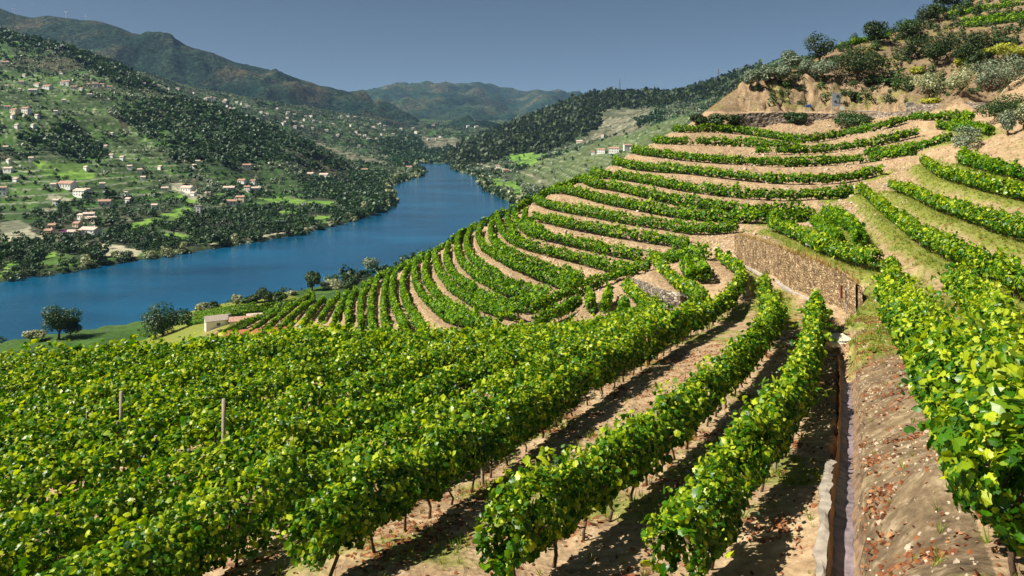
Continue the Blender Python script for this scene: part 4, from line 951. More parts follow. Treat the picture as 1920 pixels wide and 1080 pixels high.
# ------------------------------------------------------------------ HOUSES
WC = {'white': M['white'], 'cream': M['cream']}
def house(u, v, wp, hp, lab, wallm='white', roofm='roof', rz=None, ym=395, fn=None, ymax=2900, name='house', cat='house', win=True, group=None, depth=.6, seed=0):
    uu_, Yh, zh = hit(u, v, 0, ym, ymax, fn or (lambda a, b: val_z(a, b, True)))
    s = Yh/F; W_ = max(5, wp*s*.86); Hh = max(3.0, hp*s*.72); D = max(4.5, W_*depth); p = world(uu_, Yh, zh)
    root = empty(name, (p[0], p[1]+D*.4, p[2]-.6), rz if rz is not None else ((seed*37) % 60-30)*math.pi/180); tag(root, lab, cat, group)
    Hh += .6; rh = min(W_, D)*.22; ov = .35
    mb = MB(); x, y = W_/2, D/2
    Vv = [(-x,-y,-1.6),(x,-y,-1.6),(x,y,-1.6),(-x,y,-1.6),(-x,-y,Hh),(x,-y,Hh),(x,y,Hh),(-x,y,Hh),(-x,0,Hh+rh*.96),(x,0,Hh+rh*.96)]
    mb.add(Vv, [[0,1,5,4],[1,2,6,5],[2,3,7,6],[3,0,4,7]], [[5,6,9],[7,4,8]]); mb.build('wall', WC[wallm], root)
    mb = MB(); X_, Y_ = x+ov, y+ov; zo = -ov*rh/y
    for sg in (-1, 1):
        P = [(-X_, sg*Y_, Hh+zo), (X_, sg*Y_, Hh+zo), (X_, 0, Hh+rh), (-X_, 0, Hh+rh)]; P2 = [(a, b, c_+.22) for a, b, c_ in P]
        mb.add(P+P2, [[0,1,2,3],[7,6,5,4],[0,4,5,1],[2,6,7,3],[1,5,6,2],[3,7,4,0]] if sg < 0 else [[3,2,1,0],[4,5,6,7],[1,5,4,0],[3,7,6,2],[2,6,5,1],[0,4,7,3]])
    rf = mb.build('roof', M[roofm], root)
    if wp >= 12:
        mb = MB(); mb.box((W_*.22, D*.12, Hh+rh+.35), (.7, .7, 1.3)); mb.build('chimney', M['white'], rf)
    if win and wp >= 9:
        nf = 2 if Hh > 5.2 else 1; nw = max(2, int(W_/3.2)); fh = (Hh-.6)/nf
        for f in range(nf):
            for k in range(nw):
                xx = -x+(k+.5)*W_/nw; zc_ = .6+fh*(f+.52)
                mb = MB(); dr = (f == 0 and k == nw//2)
                mb.box((xx, -y-.02, zc_-(.25 if dr else 0)), (1.0, .1, fh*.62 if dr else fh*.42)); mb.build('door' if dr else 'window', M['woodpost'] if dr else M['glass'], root)
        mb = MB(); mb.box((-x-.02, 0, .6+fh*.5), (.1, 1, fh*.42)); mb.build('window', M['glass'], root)
    return root
HL = [
 (165,443,38,17,'long two storey white house with balcony row, right of the purple bush','white','paleroof'),
 (137,444,28,13,'low white house wing directly right of the purple bush','white','paleroof'),
 (168,419,27,13,'cream house with pale roof just above the long two storey house','cream','paleroof'),
 (165,411,22,14,'tall white house behind the cream one, topmost of the cluster','white','paleroof'),
 (151,410,13,9,'small white house at the left of the tall one in the cluster','white','paleroof'),
 (143,426,14,9,'grey stone outbuilding between the white cluster and the ruin','cream','roof'),
 (96,430,14,11,'dark stone ruin above the curving pale track','cream','roof'),
 (90,440,16,9,'lower stone outbuilding beside the curving pale track','cream','roof'),
 (194,386,25,12,'square white house with red trim alone among terraces','white','roof'),
 (150,367,32,13,'white house with dark windows along the pale road','white','paleroof'),
 (122,352,36,11,'long house with pinkish roof above the white house on the pale road','white','roof'),
 (4,366,15,20,'white gabled house cut by the left edge of the picture','white','roof'),
 (14,322,19,9,'white hut among bright trees at the left edge','white','paleroof'),
 (308,358,14,8,'small white house on the bright terrace left of the sandy fields','white','paleroof'),
 (350,359,28,10,'wide white house at the foot of the bare sandy fields','white','paleroof'),
 (390,367,15,6,'grey roofed store beside the village road','cream','paleroof'),
 (428,359,23,10,'white house at the left side of the riverside village','white','paleroof'),
 (463,358,13,11,'tall white house in the middle of the riverside village','white','roof'),
 (476,359,18,9,'white house with long terrace in the riverside village','white','paleroof'),
 (453,343,18,7,'pinkish roofed house above the riverside village','white','roof'),
 (474,343,11,6,'small red roofed house above the riverside village','white','roof'),
 (433,385,22,11,'white gabled house with red roof near the orchard','white','roof'),
 (450,378,19,12,'red roofed house right behind the white gabled one','cream','roof'),
 (462,315,17,8,'lone white house below the dark wood on the slope','white','roof'),
 (582,331,15,8,'left white house of the pair under the brown terraces','white','paleroof'),
 (607,333,20,8,'right white house of the pair under the brown terraces','white','paleroof'),
 (683,322,14,6,'white house near the tip of the wooded point','white','roof'),
 (767,317,13,6,'red roofed house at the very tip of the wooded point','white','roof'),
 (13,205,12,8,'upper house of the three on the green terraces at the left edge','white','roof'),
 (25,212,17,9,'wide grey fronted house of the three on the green terraces','cream','roof'),
 (47,212,17,13,'tall bluish white house of the three on the green terraces','white','roof'),
 (8,121,16,7,'house high on the left edge of the hillside','white','roof'),
 (115,138,8,5,'single white house above the hillside hamlet','white','roof'),
 (39,158,10,7,'pink roofed house at the left end of the hillside hamlet','white','roof'),
 (69,162,15,7,'white house in the left half of the hillside hamlet','white','roof'),
 (87,166,19,7,'longest white house of the hillside hamlet','white','roof'),
 (60,174,18,8,'lowest white house of the hillside hamlet','white','paleroof'),
 (122,159,18,9,'large white house with reddish roof mid hamlet','white','roof'),
 (137,167,12,7,'square house below the large one mid hamlet','white','roof'),
 (152,170,10,7,'small white cottage right of centre in the hillside hamlet','white','roof'),
 (166,161,9,6,'narrow house left of the tall one at the hamlet\'s right','cream','roof'),
 (178,163,12,9,'tall cream fronted house at the right of the hillside hamlet','white','roof'),
 (191,161,10,5,'low white house at the right of the hillside hamlet','white','roof'),
 (205,166,11,6,'last house at the right end of the hillside hamlet','white','roof'),
 (1128,287,18,9,'white winery house with orange roof, left of the largest one','white','roof'),
 (1152,286,22,11,'largest white winery building with orange roof on the terraced spur','white','roof'),
 (1177,280,17,11,'white and pink house with orange roof right of the largest winery building','white','roof'),
 (1112,289,9,7,'small orange roofed house at the left end of the winery','white','roof'),
 (1186,281,9,6,'small annex at the right end of the winery','white','roof'),
 (1133,257,12,4,'tiny white huts on the green slope above the winery','white','paleroof'),
 (1087,268,14,5,'pale farm building on the bare ridge left of the winery','cream','paleroof'),
 (948,324,13,7,'pinkish house by the right river shore','cream','roof'),
 (933,315,11,6,'white house on the pale road above the right river shore','white','roof'),
]
for i, h_ in enumerate(HL):
    u, v, wp, hp, lab, wm, rm = h_
    big = u < 1000
    house(u, v, wp, hp, lab, wm, rm, rz=math.radians([-14, 8, -6, 12, -20][i % 5]), ym=395 if u < 850 else 700, seed=i, ymax=2800)
rr = np.random.default_rng(11)
SC = [(363,177),(385,187),(396,185),(420,192),(452,196),(462,199),(540,213),(583,220),(553,240),(298,163),(316,168),(333,169),(269,159),(520,205),(500,215),(600,232),(640,221),(652,220),(665,221),(657,237),(708,235),(737,254),(803,263),(825,258),(673,275),(480,225),(570,226),(612,247),(690,262),(430,205),(720,246),(760,262),(780,250),(700,240)]
SC += [(rr.uniform(380, 690), 0) for _ in range(26)]; SC = [(u, v if v else float(np.interp(u, [380, 500, 600, 690], [190, 212, 232, 258])+rr.uniform(-9, 16))) for u, v in SC]
SC += [(rr.uniform(700, 940), rr.uniform(232, 268)) for _ in range(14)]
for i, (u, v) in enumerate(SC):
    house(u, v, rr.uniform(4.5, 8), rr.uniform(3, 5), 'small white house in the hazy scattered villages at the foot of the mountain', 'white', 'paleroof', ym=1300, seed=i*7, ymax=3300, win=False, group='far scattered village houses')
n_h = 0
for q in range(200):
    u, v = rr.uniform(2, 640), rr.uniform(105, 400)
    if v < 95+u*.42 or v > 455-u*.22 or any(inpoly(Pw_, np.array([u]), np.array([v]))[0] for Pw_ in WOOD[:3]): continue
    house(u, v, rr.uniform(5, 9), rr.uniform(3.5, 5.5), 'small white house standing alone among trees on the terraced left hillside', 'white', 'paleroof', ym=420, seed=q*3, ymax=1400, win=False, group='small lone houses on the left hillside'); n_h += 1
    if n_h >= 34: break
for i, (u, v) in enumerate([(1345,178),(1355,176),(1362,174),(1370,173),(1378,177),(1386,175),(1380,164),(1394,179),(1339,178)]):
    house(u, v, rr.uniform(7, 10), rr.uniform(5, 7), 'small white house with orange roof in the hilltop village left of the rocky cutting', 'white', 'roof', ym=1300, seed=i*5, ymax=3000, win=False, group='hilltop village houses')
# tall white tank by the orchard, purple bougainvillea
r_ = hit(373, 402, 0, 395, 2000, val_z); p = world(*r_); mb = MB(); mb.box((0, 0, 3.2), (4.2, 4.2, 9)); root = empty('water_tower', tuple(p)); tag(root, 'tall narrow white tower block beside the bright vine strip', 'tower')
mb.build('wall', M['white'], root); mb = MB(); mb.box((0, 0, 7.95), (4.8, 4.8, .4)); mb.build('roof', M['concrete'], root)
for k in range(3):
    mb = MB(); mb.box((0, -2.12, 1.2+k*2.1), (1.6, .1, .8)); mb.build('window', M['glass'], root)
r_ = hit(121, 441, 0, 395, 2000, val_z); tree('bougainvillea', world(*r_), 4.2, 7, 'flower', 'bright purple flowering bush left of the long white house', 'bush', None, 5, n=500, size=.5, z0=0)
# shed and low roofs near the river
def near_house(u, v, W_, D, Hh, rz, lab, wm, rm, name):
    r_ = hit(u, v, 0, 100, 480, comb); p = world(*r_); root = empty(name, (p[0], p[1], p[2]-.3), rz); tag(root, lab, 'building')
    x, y = W_/2, D/2; rh = D*.22
    mb = MB(); mb.add([(-x,-y,-3),(x,-y,-3),(x,y,-3),(-x,y,-3),(-x,-y,Hh),(x,-y,Hh),(x,y,Hh),(-x,y,Hh),(-x,0,Hh+rh*.97),(x,0,Hh+rh*.97)], [[0,1,5,4],[1,2,6,5],[2,3,7,6],[3,0,4,7]], [[5,6,9],[7,4,8]])
    mb.build('wall', wm, root)
    mb = MB()
    for sg in (-1, 1):
        P = [(-x-.3, sg*(y+.3), Hh-.07), (x+.3, sg*(y+.3), Hh-.07), (x+.3, 0, Hh+rh), (-x-.3, 0, Hh+rh)]; P2 = [(a, b, c_+.16) for a, b, c_ in P]
        mb.add(P+P2, [[0,1,2,3],[7,6,5,4],[0,4,5,1],[2,6,7,3],[1,5,6,2],[3,7,4,0]])
    mb.build('roof', rm, root)
    mb = MB(); mb.box((-x-.03, 0, 1.1), (.08, 1.0, 2.0)); mb.build('door', M['woodpost'], root)
    mb = MB(); mb.box((0, -y-.03, 1.5), (1.0, .08, .8)); mb.build('window', M['glass'], root)
near_house(408, 612, 7.0, 5.0, 2.6, math.radians(28), 'white walled shed with a pale grey roof above the vines near the river', M['white'], M['paleroof2'] if 'paleroof2' in M else M['concrete'], 'shed')
near_house(455, 606, 7, 4, 1.4, math.radians(14), 'left part of the low brown tiled farm roofs beside the shed', M['cream'], M['roof'], 'farm_building')
near_house(484, 599, 7, 4, 1.5, math.radians(18), 'right part of the low brown tiled farm roofs beside the shed', M['cream'], M['paleroof'], 'farm_building')
# red earth track just behind the foreground canopy
P = hits([(400,634),(420,632),(480,631),(545,630)], 0, 60, 480, comb); P = resample(P, 2); mb = MB()
Vv = []
for i, q in enumerate(P):
    Vv += [(q[0]-.2, q[1]-2.2, q[2]+.9), (q[0]+.2, q[1]+2.6, q[2]+1.1), (q[0]-.2, q[1]-2.4, q[2]-3)]
Qd = []
for i in range(len(P)-1): Qd += [[3*i, 3*i+3, 3*i+4, 3*i+1], [3*i+2, 3*i+5, 3*i+3, 3*i]]
mb.add(Vv, Qd); o = mb.build('dirt_road', M['orangedirt']); tag(o, kind='structure')

# ------------------------------------------------------------------ STONE WALLS
def stonemat(name, a, b, c_, s):
    m, nt, out = newmat(name)
    geo = nt.nodes.new('ShaderNodeNewGeometry').outputs['Position']
    mp = nt.nodes.new('ShaderNodeMapping'); mp.inputs['Scale'].default_value = (1, 1, 1.7); nt.links.new(geo, mp.inputs[0])
    vo = nt.nodes.new('ShaderNodeTexVoronoi'); vo.inputs['Scale'].default_value = s; nt.links.new(mp.outputs[0], vo.inputs[0])
    ve = nt.nodes.new('ShaderNodeTexVoronoi'); ve.feature = 'DISTANCE_TO_EDGE'; ve.inputs['Scale'].default_value = s; nt.links.new(mp.outputs[0], ve.inputs[0])
    sc = nt.nodes.new('ShaderNodeSeparateColor'); nt.links.new(vo.outputs['Color'], sc.inputs[0])
    k = ramp(nt, sc.outputs[0], [(0, a), (.5, b), (1, c_)])
    nz = noise(nt, s*.35, 6, .7); k = mixc(nt, .75, k, mixc(nt, 1., k, ramp(nt, nz, [(.35, (.35, .33, .3)), (.62, (1.35, 1.3, 1.2))]), 'MULTIPLY'))
    ed = ramp(nt, ve.outputs['Distance'], [(0, (.45, .42, .38)), (.06, (1, 1, 1))]); k = mixc(nt, 1., k, ed, 'MULTIPLY')
    principled(nt, out, k, .95, bump(nt, mathn(nt, 'MINIMUM', ve.outputs['Distance'], .15), 1.0, .6), .2); return m
M['stone_grey'] = stonemat('grey_schist_masonry', (.13, .105, .09), (.27, .23, .19), (.46, .41, .35), 2.3)
M['stone_tan'] = stonemat('tan_schist_masonry', (.20, .13, .07), (.35, .24, .135), (.54, .42, .27), 3.6)
def wall(pts, thick, mat, name, lab, step=.5, batter=.12, foot=1.5, cat='wall', capm=None):
    """pts: (u, v_top, Y) of the front top edge; the face drops to below ground"""
    T = np.array([world(u, Y, -(v-HV)*Y/F) for u, v, Y in pts]); T = resample(T, step); n_ = len(T)
    zb = ground_at(T[:, 0], T[:, 1])-foot; zb = np.minimum(zb, T[:, 2]-.6)
    rj = np.random.default_rng(3); nz = 10; Vv = []
    jag = (fbm(T[:, 0]*1.3, T[:, 1]*1.3, 8, 3)-.5)*.35
    for k in range(nz+1):
        t = k/nz; z = zb+(T[:, 2]+jag-zb)*t
        off = batter*(1-t)*(T[:, 2]-zb)+(fbm(T[:, 0]*1.6, z*2.2, 4, 4)-.47)*.55
        Vv.append(np.stack([T[:, 0], T[:, 1]-off, z], 1))
    Vv.append(np.stack([T[:, 0], T[:, 1]+thick, T[:, 2]+jag+.05], 1)); Vv.append(np.stack([T[:, 0], T[:, 1]+thick, zb], 1))
    V = np.vstack(Vv); o = obj(name, mesh(name, V, gridfaces(nz+3, n_), mat, False)); tag(o, lab, cat)
    return o
wall([(1386,213,173),(1420,211,173.5),(1480,211,174),(1560,213,174),(1620,213,171),(1700,208,163)], 1.5, M['stone_grey'], 'stone_wall', 'high grey rubble stone wall holding up the road above the terraces', .6, foot=2.0)
wall([(1702,198,160),(1760,194,155),(1800,191,150),(1848,192,145)], 1.0, M['stone_grey'], 'stone_wall', 'low grey stone wall along the road left of the dense bright shrub', .6)
wall([(1822,56,192),(1870,54,189),(1930,52,186),(2010,50,182)], 1.0, M['stone_tan'], 'stone_wall', 'tan retaining wall under the thick hilltop vines at the right edge', .6)
hb = [hit(u, v, 0, 30, 110) for u, v in [(1388,480),(1434,514),(1478,540),(1538,567),(1588,585),(1618,588)]]
vt = [442, 455, 472, 494, 516, 537]
wall([(a[0]-(6 if i == 0 else 0), vt[i], a[1]+.25) for i, a in enumerate(hb)], .9, M['stone_tan'], 'stone_wall', 'long tan stone wall with a bush growing out of it, above the ditch', .25, .08)
HBW = hb; VTW = vt
hb = [hit(u, v, 0, 40, 110) for u, v in [(1183,545),(1210,575),(1240,590),(1275,582),(1296,566)]]
vt = [523, 532, 545, 555, 560]
wall([(a[0], vt[i], a[1]+.3) for i, a in enumerate(hb)], .8, M['stone_grey'], 'stone_wall', 'small grey stone wall between the hooked vine row and the slanting one', .25, .2)
WT = resample(np.array([world(a_[0], a_[1]+.3, -(vt_-HV)*a_[1]/F) for a_, vt_ in zip(hb, vt)]), .3) if False else None
# pipe and rusty plate on the long wall
a = hit(1588, 583, 0, 30, 110); q = world(a[0], a[1]-.35, a[2])
mb = MB(); mb.tube([q+np.array([0, 0, -.2]), q+np.array([0, .1, 1.45])], .06, 8); o = mb.build('drain_pipe', M['signback'], None, True); tag(o, 'white vertical drain pipe on the right end of the long tan wall', 'pipe')
mb = MB(); s_ = q+np.array([-.35, -.02, 1.25]); mb.box(s_, (.12, .08, .8), .1); o = mb.build('iron_plate', M['rust']); tag(o, 'rusty iron bar leaning left of the white drain pipe', 'iron bar')

# ------------------------------------------------------------------ DITCH, slab, kerbs
def ribbon(P, prof, name, mat, jit=0):
    """sweep profile (offset to the right, height) along P"""
    P = np.asarray(P); t = np.gradient(P[:, :2], axis=0); t /= np.linalg.norm(t, axis=1, keepdims=True); nr = np.stack([t[:, 1], -t[:, 0]], 1)
    rj = np.random.default_rng(2); rows = []
    for a, b in prof:
        j = (fbm(P[:, 0]*3+a*9, P[:, 1]*3+b*5, 3, 3)-.47)*jit
        rows.append(np.stack([P[:, 0]+nr[:, 0]*(a+j), P[:, 1]+nr[:, 1]*(a+j), P[:, 2]+b+j*.5], 1))
    V = np.vstack(rows); n_ = len(P); fs = gridfaces(len(prof), n_)
    return mesh(name, V, fs[:, ::-1], mat, False)
DP = resample(DITCH, .12); DP[:, 2] = ground_at(DP[:, 0], DP[:, 1])
root = empty('drainage_ditch', tuple(DP[len(DP)//2])); tag(root, 'narrow concrete drainage ditch running up beside the bare earth bank', 'ditch')
off0 = DP-DP[len(DP)//2]
M['ditchfloor'] = simple('ditch_floor_wet', (.19, .15, .16), .5, .45, 5, .03)
M['ditchside'] = simple('ditch_side_stained', (.34, .20, .10), .9, .4, 3, .03)
obj('floor', ribbon(off0, [(-.15, -.24), (0, -.27), (.13, -.24)], 'floor', M['ditchfloor'], .10), root)
obj('side', ribbon(off0, [(-.20, .04), (-.18, -.12), (-.14, -.28)], 'side', M['ditchside'], .08), root)
obj('side', ribbon(off0, [(.11, -.28), (.19, -.15), (.27, -.02), (.34, .02)], 'side', M['ditchearth'], .16), root)
cp = off0[DP[:, 1] < 15.5]
obj('kerb', ribbon(cp, [(-.38, -.1), (-.36, .03), (-.28, .045), (-.203, .04)], 'kerb', M['concrete'], .16), root)
a = hit(1581, 652, 0, 20, 60); q = world(*a); root = empty('culvert_slab', tuple(q)); tag(root, 'pale concrete slab bridging the ditch with a dark opening beneath', 'slab')
mb = MB(); mb.box((0, .5, .15), (1.05, 1.5, .14), 0, .96); mb.build('slab', M['cream'], root)
for sx in (-.42, .42):
    mb = MB(); mb.box((sx, .45, -.2), (.2, 1.3, .56)); mb.build('side_stone', M['concrete'], root)
# pale kerb stones of the old channel at the foot of the long wall
P = hits([(1396,497),(1425,514),(1455,528),(1478,543),(1510,558),(1550,580)], .05, 30, 110); P = resample(P, .3)
rr = np.random.default_rng(8); root = empty('stone_channel', tuple(P[0])); tag(root, 'broken pale stone channel along the foot of the long tan wall', 'channel')
for k, q in enumerate(P[:-1]):
    if rr.random() < .8:
        mb = MB(); mb.box(q-P[0]+np.array([rr.uniform(-.05, .05), -.35, .02]), (.3, rr.uniform(.12, .22), .22), rr.uniform(-.3, .3)-.6); mb.build('kerb_stone', M['white_stone'], root)
mb = MB()
for k, q in enumerate(P[:-1]): mb.box(q-P[0]+np.array([.1, -.05, -.06]), (.34, .4, .12), -.6)
mb.build('floor', M['concrete'], root)

# ------------------------------------------------------------------ ROAD SIGNS
def at(u, v, Y): return world(u, Y, -(v-HV)*Y/F)
Ys = 176.5; s = Ys/F
root = empty('road_sign', tuple(at(1568, 210, Ys))); tag(root, 'large grey white direction sign with a green panel, above the road wall', 'road sign')
for ux in (1561, 1574):
    mb = MB(); pz_ = at(ux, 176, Ys)-at(1568, 210, Ys); mb.tube([(pz_[0], .12, -1.2), (pz_[0], .12, pz_[2])], .07, 8); mb.build('post', M['metal'], root)
mb = MB(); mb.box((0, 0, (210-187)*s), (16*s, .08, 25*s)); pn = mb.build('panel', M['signback'], root)
mb = MB(); 
for (x, z, w_, h_) in [(3, -3.5, 3, .55), (2.6, -5, 5, .6), (2.4, -6.3, 6, .6), (-1.5, -14, 3, .6), (-2, -15.5, 5, .6), (-1.5, -17, 4, .6), (2, -18.2, 7, .5), (5.8, -15, .8, 7)]:
    mb.box((x*s, -.06, (200+10-174.5+z)*s), (w_*s, .03, h_*s*1.3))
mb.build('lettering', M['signdark'], root)
mb = MB(); mb.box((3.6*s, -.055, (210-182.3)*s), (7*s, .03, 2.6*s)); mb.build('green_panel', M['signgreen'], root)
root = empty('road_sign', tuple(at(1516, 210, Ys))); tag(root, 'small arrow shaped white sign with blue lettering on two posts', 'road sign')
for ux in (1510, 1515.5):
    mb = MB(); mb.tube([((ux-1516)*s, .1, -1.2), ((ux-1516)*s, .1, 14*s if ux < 1512 else 9*s)], .06, 8); mb.build('post', M['metal'], root)
mb = MB(); z0_, z1_ = 8.5*s, 14.5*s; zc_ = (z0_+z1_)/2
A_ = [(-6.5*s, z0_), (4.5*s, z0_), (7*s, zc_), (4.5*s, z1_), (-6.5*s, z1_)]
Vv = [(x, 0, z) for x, z in A_]+[(x, .06, z) for x, z in A_]
mb.add(Vv, [[i, (i+1) % 5, 5+(i+1) % 5, 5+i] for i in range(5)], [[0, 2, 1], [0, 3, 2], [0, 4, 3], [5, 6, 7], [5, 7, 8], [5, 8, 9]]); mb.build('panel', M['signback'], root)
mb = MB(); mb.box((-4.6*s, -.03, zc_), (1.8*s, .02, 3.2*s)); mb.box((-.2*s, -.03, zc_), (5.2*s, .02, 3.0*s)); mb.box((3.4*s, -.03, zc_), (1.6*s, .02, 4*s)); mb.build('lettering', M['signblue'], root)
root = empty('road_sign', tuple(at(1579, 211, Ys-.6))); tag(root, 'small blank white board on short legs right of the large sign', 'road sign')
mb = MB(); mb.box((0, 0, 8.5*s), (8.4*s, .06, 6.5*s)); mb.build('panel', M['white'], root)
for dx in (-2.4, 2.4):
    mb = MB(); mb.tube([(dx*s, .08, -.8), (dx*s, .08, 6*s)], .05, 6); mb.build('leg', M['metal'], root)
root = empty('marker_post', tuple(at(1530, 210, Ys))); tag(root, 'thin grey post standing alone right of the arrow sign', 'post')
mb = MB(); mb.tube([(0, 0, -1), (0, 0, 16*s)], .06, 6); mb.build('pole', M['metal'], root); mb = MB(); mb.box((0, 0, 16*s), (2*s, .12, .9*s)); mb.build('cap', M['metal'], root)
root = empty('utility_box', tuple(at(1706, 198, 161))); tag(root, 'grey two door utility box on the low wall below the dry slope', 'box')
for dx in (-.37, .37):
    mb = MB(); mb.box((dx, 0, .3), (.68, .5, .75)); mb.build('cabinet', M['metal'], root)
# guard rail strip of the road
P = np.array([at(u, 212.5, 172.4) for u in (1600, 1640, 1680, 1712)]); root = empty('guard_rail', tuple(P[0])); tag(root, 'pale guard rail along the road edge right of the ivy', 'guard rail')
mb = MB(); mb.tube(P-P[0]+np.array([0, 0, .35]), .16, 6); mb.build('rail', M['metal'], root)
for q in resample(P, 2.5):
    mb = MB(); mb.box(q-P[0]+np.array([0, .1, -.1]), (.1, .1, .9)); mb.build('post', M['metal'], root)
# blue and white beehives / boxes on the hill
for k, (u, m_, w_) in enumerate([(1692,'signblue',3),(1699,'white',4),(1711,'white',4),(1719,'white',6)]):
    r_ = hit(u, 103, 0, 150, 260); q = world(*r_); mb = MB(); mb.box((0, 0, .3), (w_*r_[1]/F, .5, .6)); mb.box((0, 0, .66), (w_*r_[1]/F+.1, .6, .1))
    o = mb.build('beehive', M[m_], None, False, tuple(q)); tag(o, ['small blue box on the hillside path beside the dark layered tree', 'first white box on the hillside path right of the blue box', 'second white box on the hillside path', 'widest white box on the hillside path nearest the dark tree'][k], 'box')
# weathered posts sticking out of the left canopy
for (u, v, hp, Y) in [(418,786,38,17.5),(226,748,14,21),(1451,773,12,20)]:
    z = near_z(np.array([float(u)]), np.array([float(Y)]))[0]; top = -(v-hp-HV)*Y/F
    root = obj('stake', None) if False else None
    mb = MB(); q = world(u, Y, z); mb.tube([(0, 0, -.1), (.02, 0, top-z)], .045, 8); o = mb.build('stake', M['post'], None, True, tuple(q))
    tag(o, {418: 'grey wooden stake rising out of the left canopy beside a bare patch', 226: 'short grey stake above the canopy at the far left', 1451: 'grey stake top above the vines nearest the ditch'}[u], 'stake')

# ------------------------------------------------------------------ PYLONS, WIRES, TURBINES
def pylon(u, vb, hp, Y, lab):
    s = Y/F; h = hp*s; root = empty('power_pylon', tuple(at(u, vb, Y))); tag(root, lab, 'pylon', 'power pylons on the far ridge'); b = h*.09; rt = .28
    mb = MB(); c4 = [(-b, -b), (b, -b), (b, b), (-b, b)]
    for x, y in c4: mb.tube([(x, y, -3), (x*.25, y*.25, h*.7), (0, 0, h)], rt, 4)
    for k in range(6):
        z0_, z1_ = h*.7*k/6, h*.7*(k+1)/6; f0, f1 = 1-.75*k/6, 1-.75*(k+1)/6
        for q in range(4):
            a_, b_ = c4[q], c4[(q+1) % 4]; mb.tube([(a_[0]*f0, a_[1]*f0, z0_), (b_[0]*f1, b_[1]*f1, z1_)], rt*.6, 4)
    mb.build('lattice', M['signdark2'] if 'signdark2' in M else M['metal'], root)
    mb = MB()
    for z, w_ in ((.72, .2), (.82, .26), (.92, .17)): mb.tube([(-h*w_, 0, h*z), (h*w_, 0, h*z)], rt*.8, 4)
    mb.build('cross_arm', M['metal'], root)
    return at(u, vb, Y), h
PY = [pylon(1162, 174, 27, 2330, 'tall lattice pylon at the left end of the ridge line'), pylon(1227, 174, 15, 2500, 'distant small pylon second from the left on the ridge'), pylon(1347, 152, 25, 2260, 'lattice pylon above the hilltop village'), pylon(1404, 132, 12, 2150, 'pylon top just left of the olive trees')]
for k, (i, j) in enumerate(((0, 2), (2, 3))):
    (pa, ha), (pb, hb_) = PY[i], PY[j]
    for q, fz in enumerate((.72, .92)):
        a_ = pa+np.array([0, 0, ha*fz]); b_ = pb+np.array([0, 0, hb_*fz]); t = np.linspace(0, 1, 14)[:, None]; P = a_+(b_-a_)*t; P[:, 2] -= (t[:, 0]*(1-t[:, 0]))*30
        mb = MB(); mb.tube(P, .12, 4); o = mb.build('power_line', M['metal'], None); tag(o, ['lower wire sagging between the left pylon and the village pylon', 'upper wire sagging between the left pylon and the village pylon', 'lower wire from the village pylon to the rightmost pylon', 'upper wire from the village pylon to the rightmost pylon'][k*2+q], 'wire')
def turbine(u, vb, hp, Y, a0, lab):
    s = Y/F; h = hp*s*.72; root = empty('wind_turbine', tuple(at(u, vb, Y))); tag(root, lab, 'wind turbine', 'wind turbines on the mountain crest')
    mb = MB(); mb.tube([(0, 0, -8), (0, 0, h)], [1.5, .8], 8); mb.build('tower', M['turbine'], root)
    mb = MB(); mb.box((0, 0, h+.6), (2.2, 5, 2.2)); mb.build('nacelle', M['turbine'], root)
    R = h*.5
    for k in range(3):
        a_ = a0+k*2.094; mb = MB(); mb.tube([(0, -3, h+.6), (math.sin(a_)*R*.3, -3, h+.6+math.cos(a_)*R*.3), (math.sin(a_)*R, -3, h+.6+math.cos(a_)*R)], [.7, 1.0, .2], 5); mb.build('blade', M['turbine'], root)
turbine(28, 28, 17, 3930, .4, 'leftmost and largest wind turbine on the mountain crest')
turbine(124, 33, 13, 3950, 1.0, 'second wind turbine from the left on the mountain crest')
turbine(161, 38, 11, 3960, .2, 'third wind turbine from the left on the mountain crest')
turbine(757, 164, 11, 9400, .7, 'lone wind turbine on the far hazy mountain')

# ------------------------------------------------------------------ GROUND COVER (stuff)
rr = np.random.default_rng(21)
GX, GY, GZ = XX, YY, ZZ+H
cell = (np.gradient(us)[None, :]/F*YY)*(np.gradient(ls)[:, None]*YY)
def sprinkle(D):
    lam = np.clip(D*cell, 0, 6); cn = rr.poisson(lam); a, b = np.nonzero(cn); rp = cn[a, b]; a = np.repeat(a, rp); b = np.repeat(b, rp)
    fa, fb = rr.uniform(0, 1, len(a)), rr.uniform(0, 1, len(a)); a2 = np.minimum(a+1, nr-1); b2 = np.minimum(b+1, nc-1)
    def I(Q): return Q[a, b]+(Q[a2, b]-Q[a, b])*fa+(Q[a, b2]-Q[a, b])*fb
    return np.stack([I(GX), I(GY), I(GZ)], 1)
inview = (UU > -60) & (UU < 1990) & (VV < 1300)
ddf = np.where(YY < 40, dd, 9)
TUFT = []
for k in range(7):
    a = k*.9; x, y = math.cos(a)*.12, math.sin(a)*.12; w_ = .05
    TUFT += [(x-w_*math.sin(a), y+w_*math.cos(a), 0), (x+w_*math.sin(a), y-w_*math.cos(a), 0), (x*3.6, y*3.6, 1.0-.08*k)]
TUFT = (np.array(TUFT), np.arange(21).reshape(7, 3))
def tufts(P, size, name, mat, lab, cat):
    n_ = len(P); Nn = np.tile([0, 0, 1.], (n_, 1))+rr.normal(size=(n_, 3))*.25
    V, Fs = scatter(TUFT, P, Nn, size*rr.uniform(.5, 1.5, n_), rr); ti = np.repeat(np.clip(.5+.25*rr.normal(size=n_), 0, 1), 21)
    o = obj(name, mesh(name, V, Fs, M[mat], False, ti)); tag(o, lab, cat, kind='stuff'); print(name, n_)
gm = np.clip(grass, 0, 1)
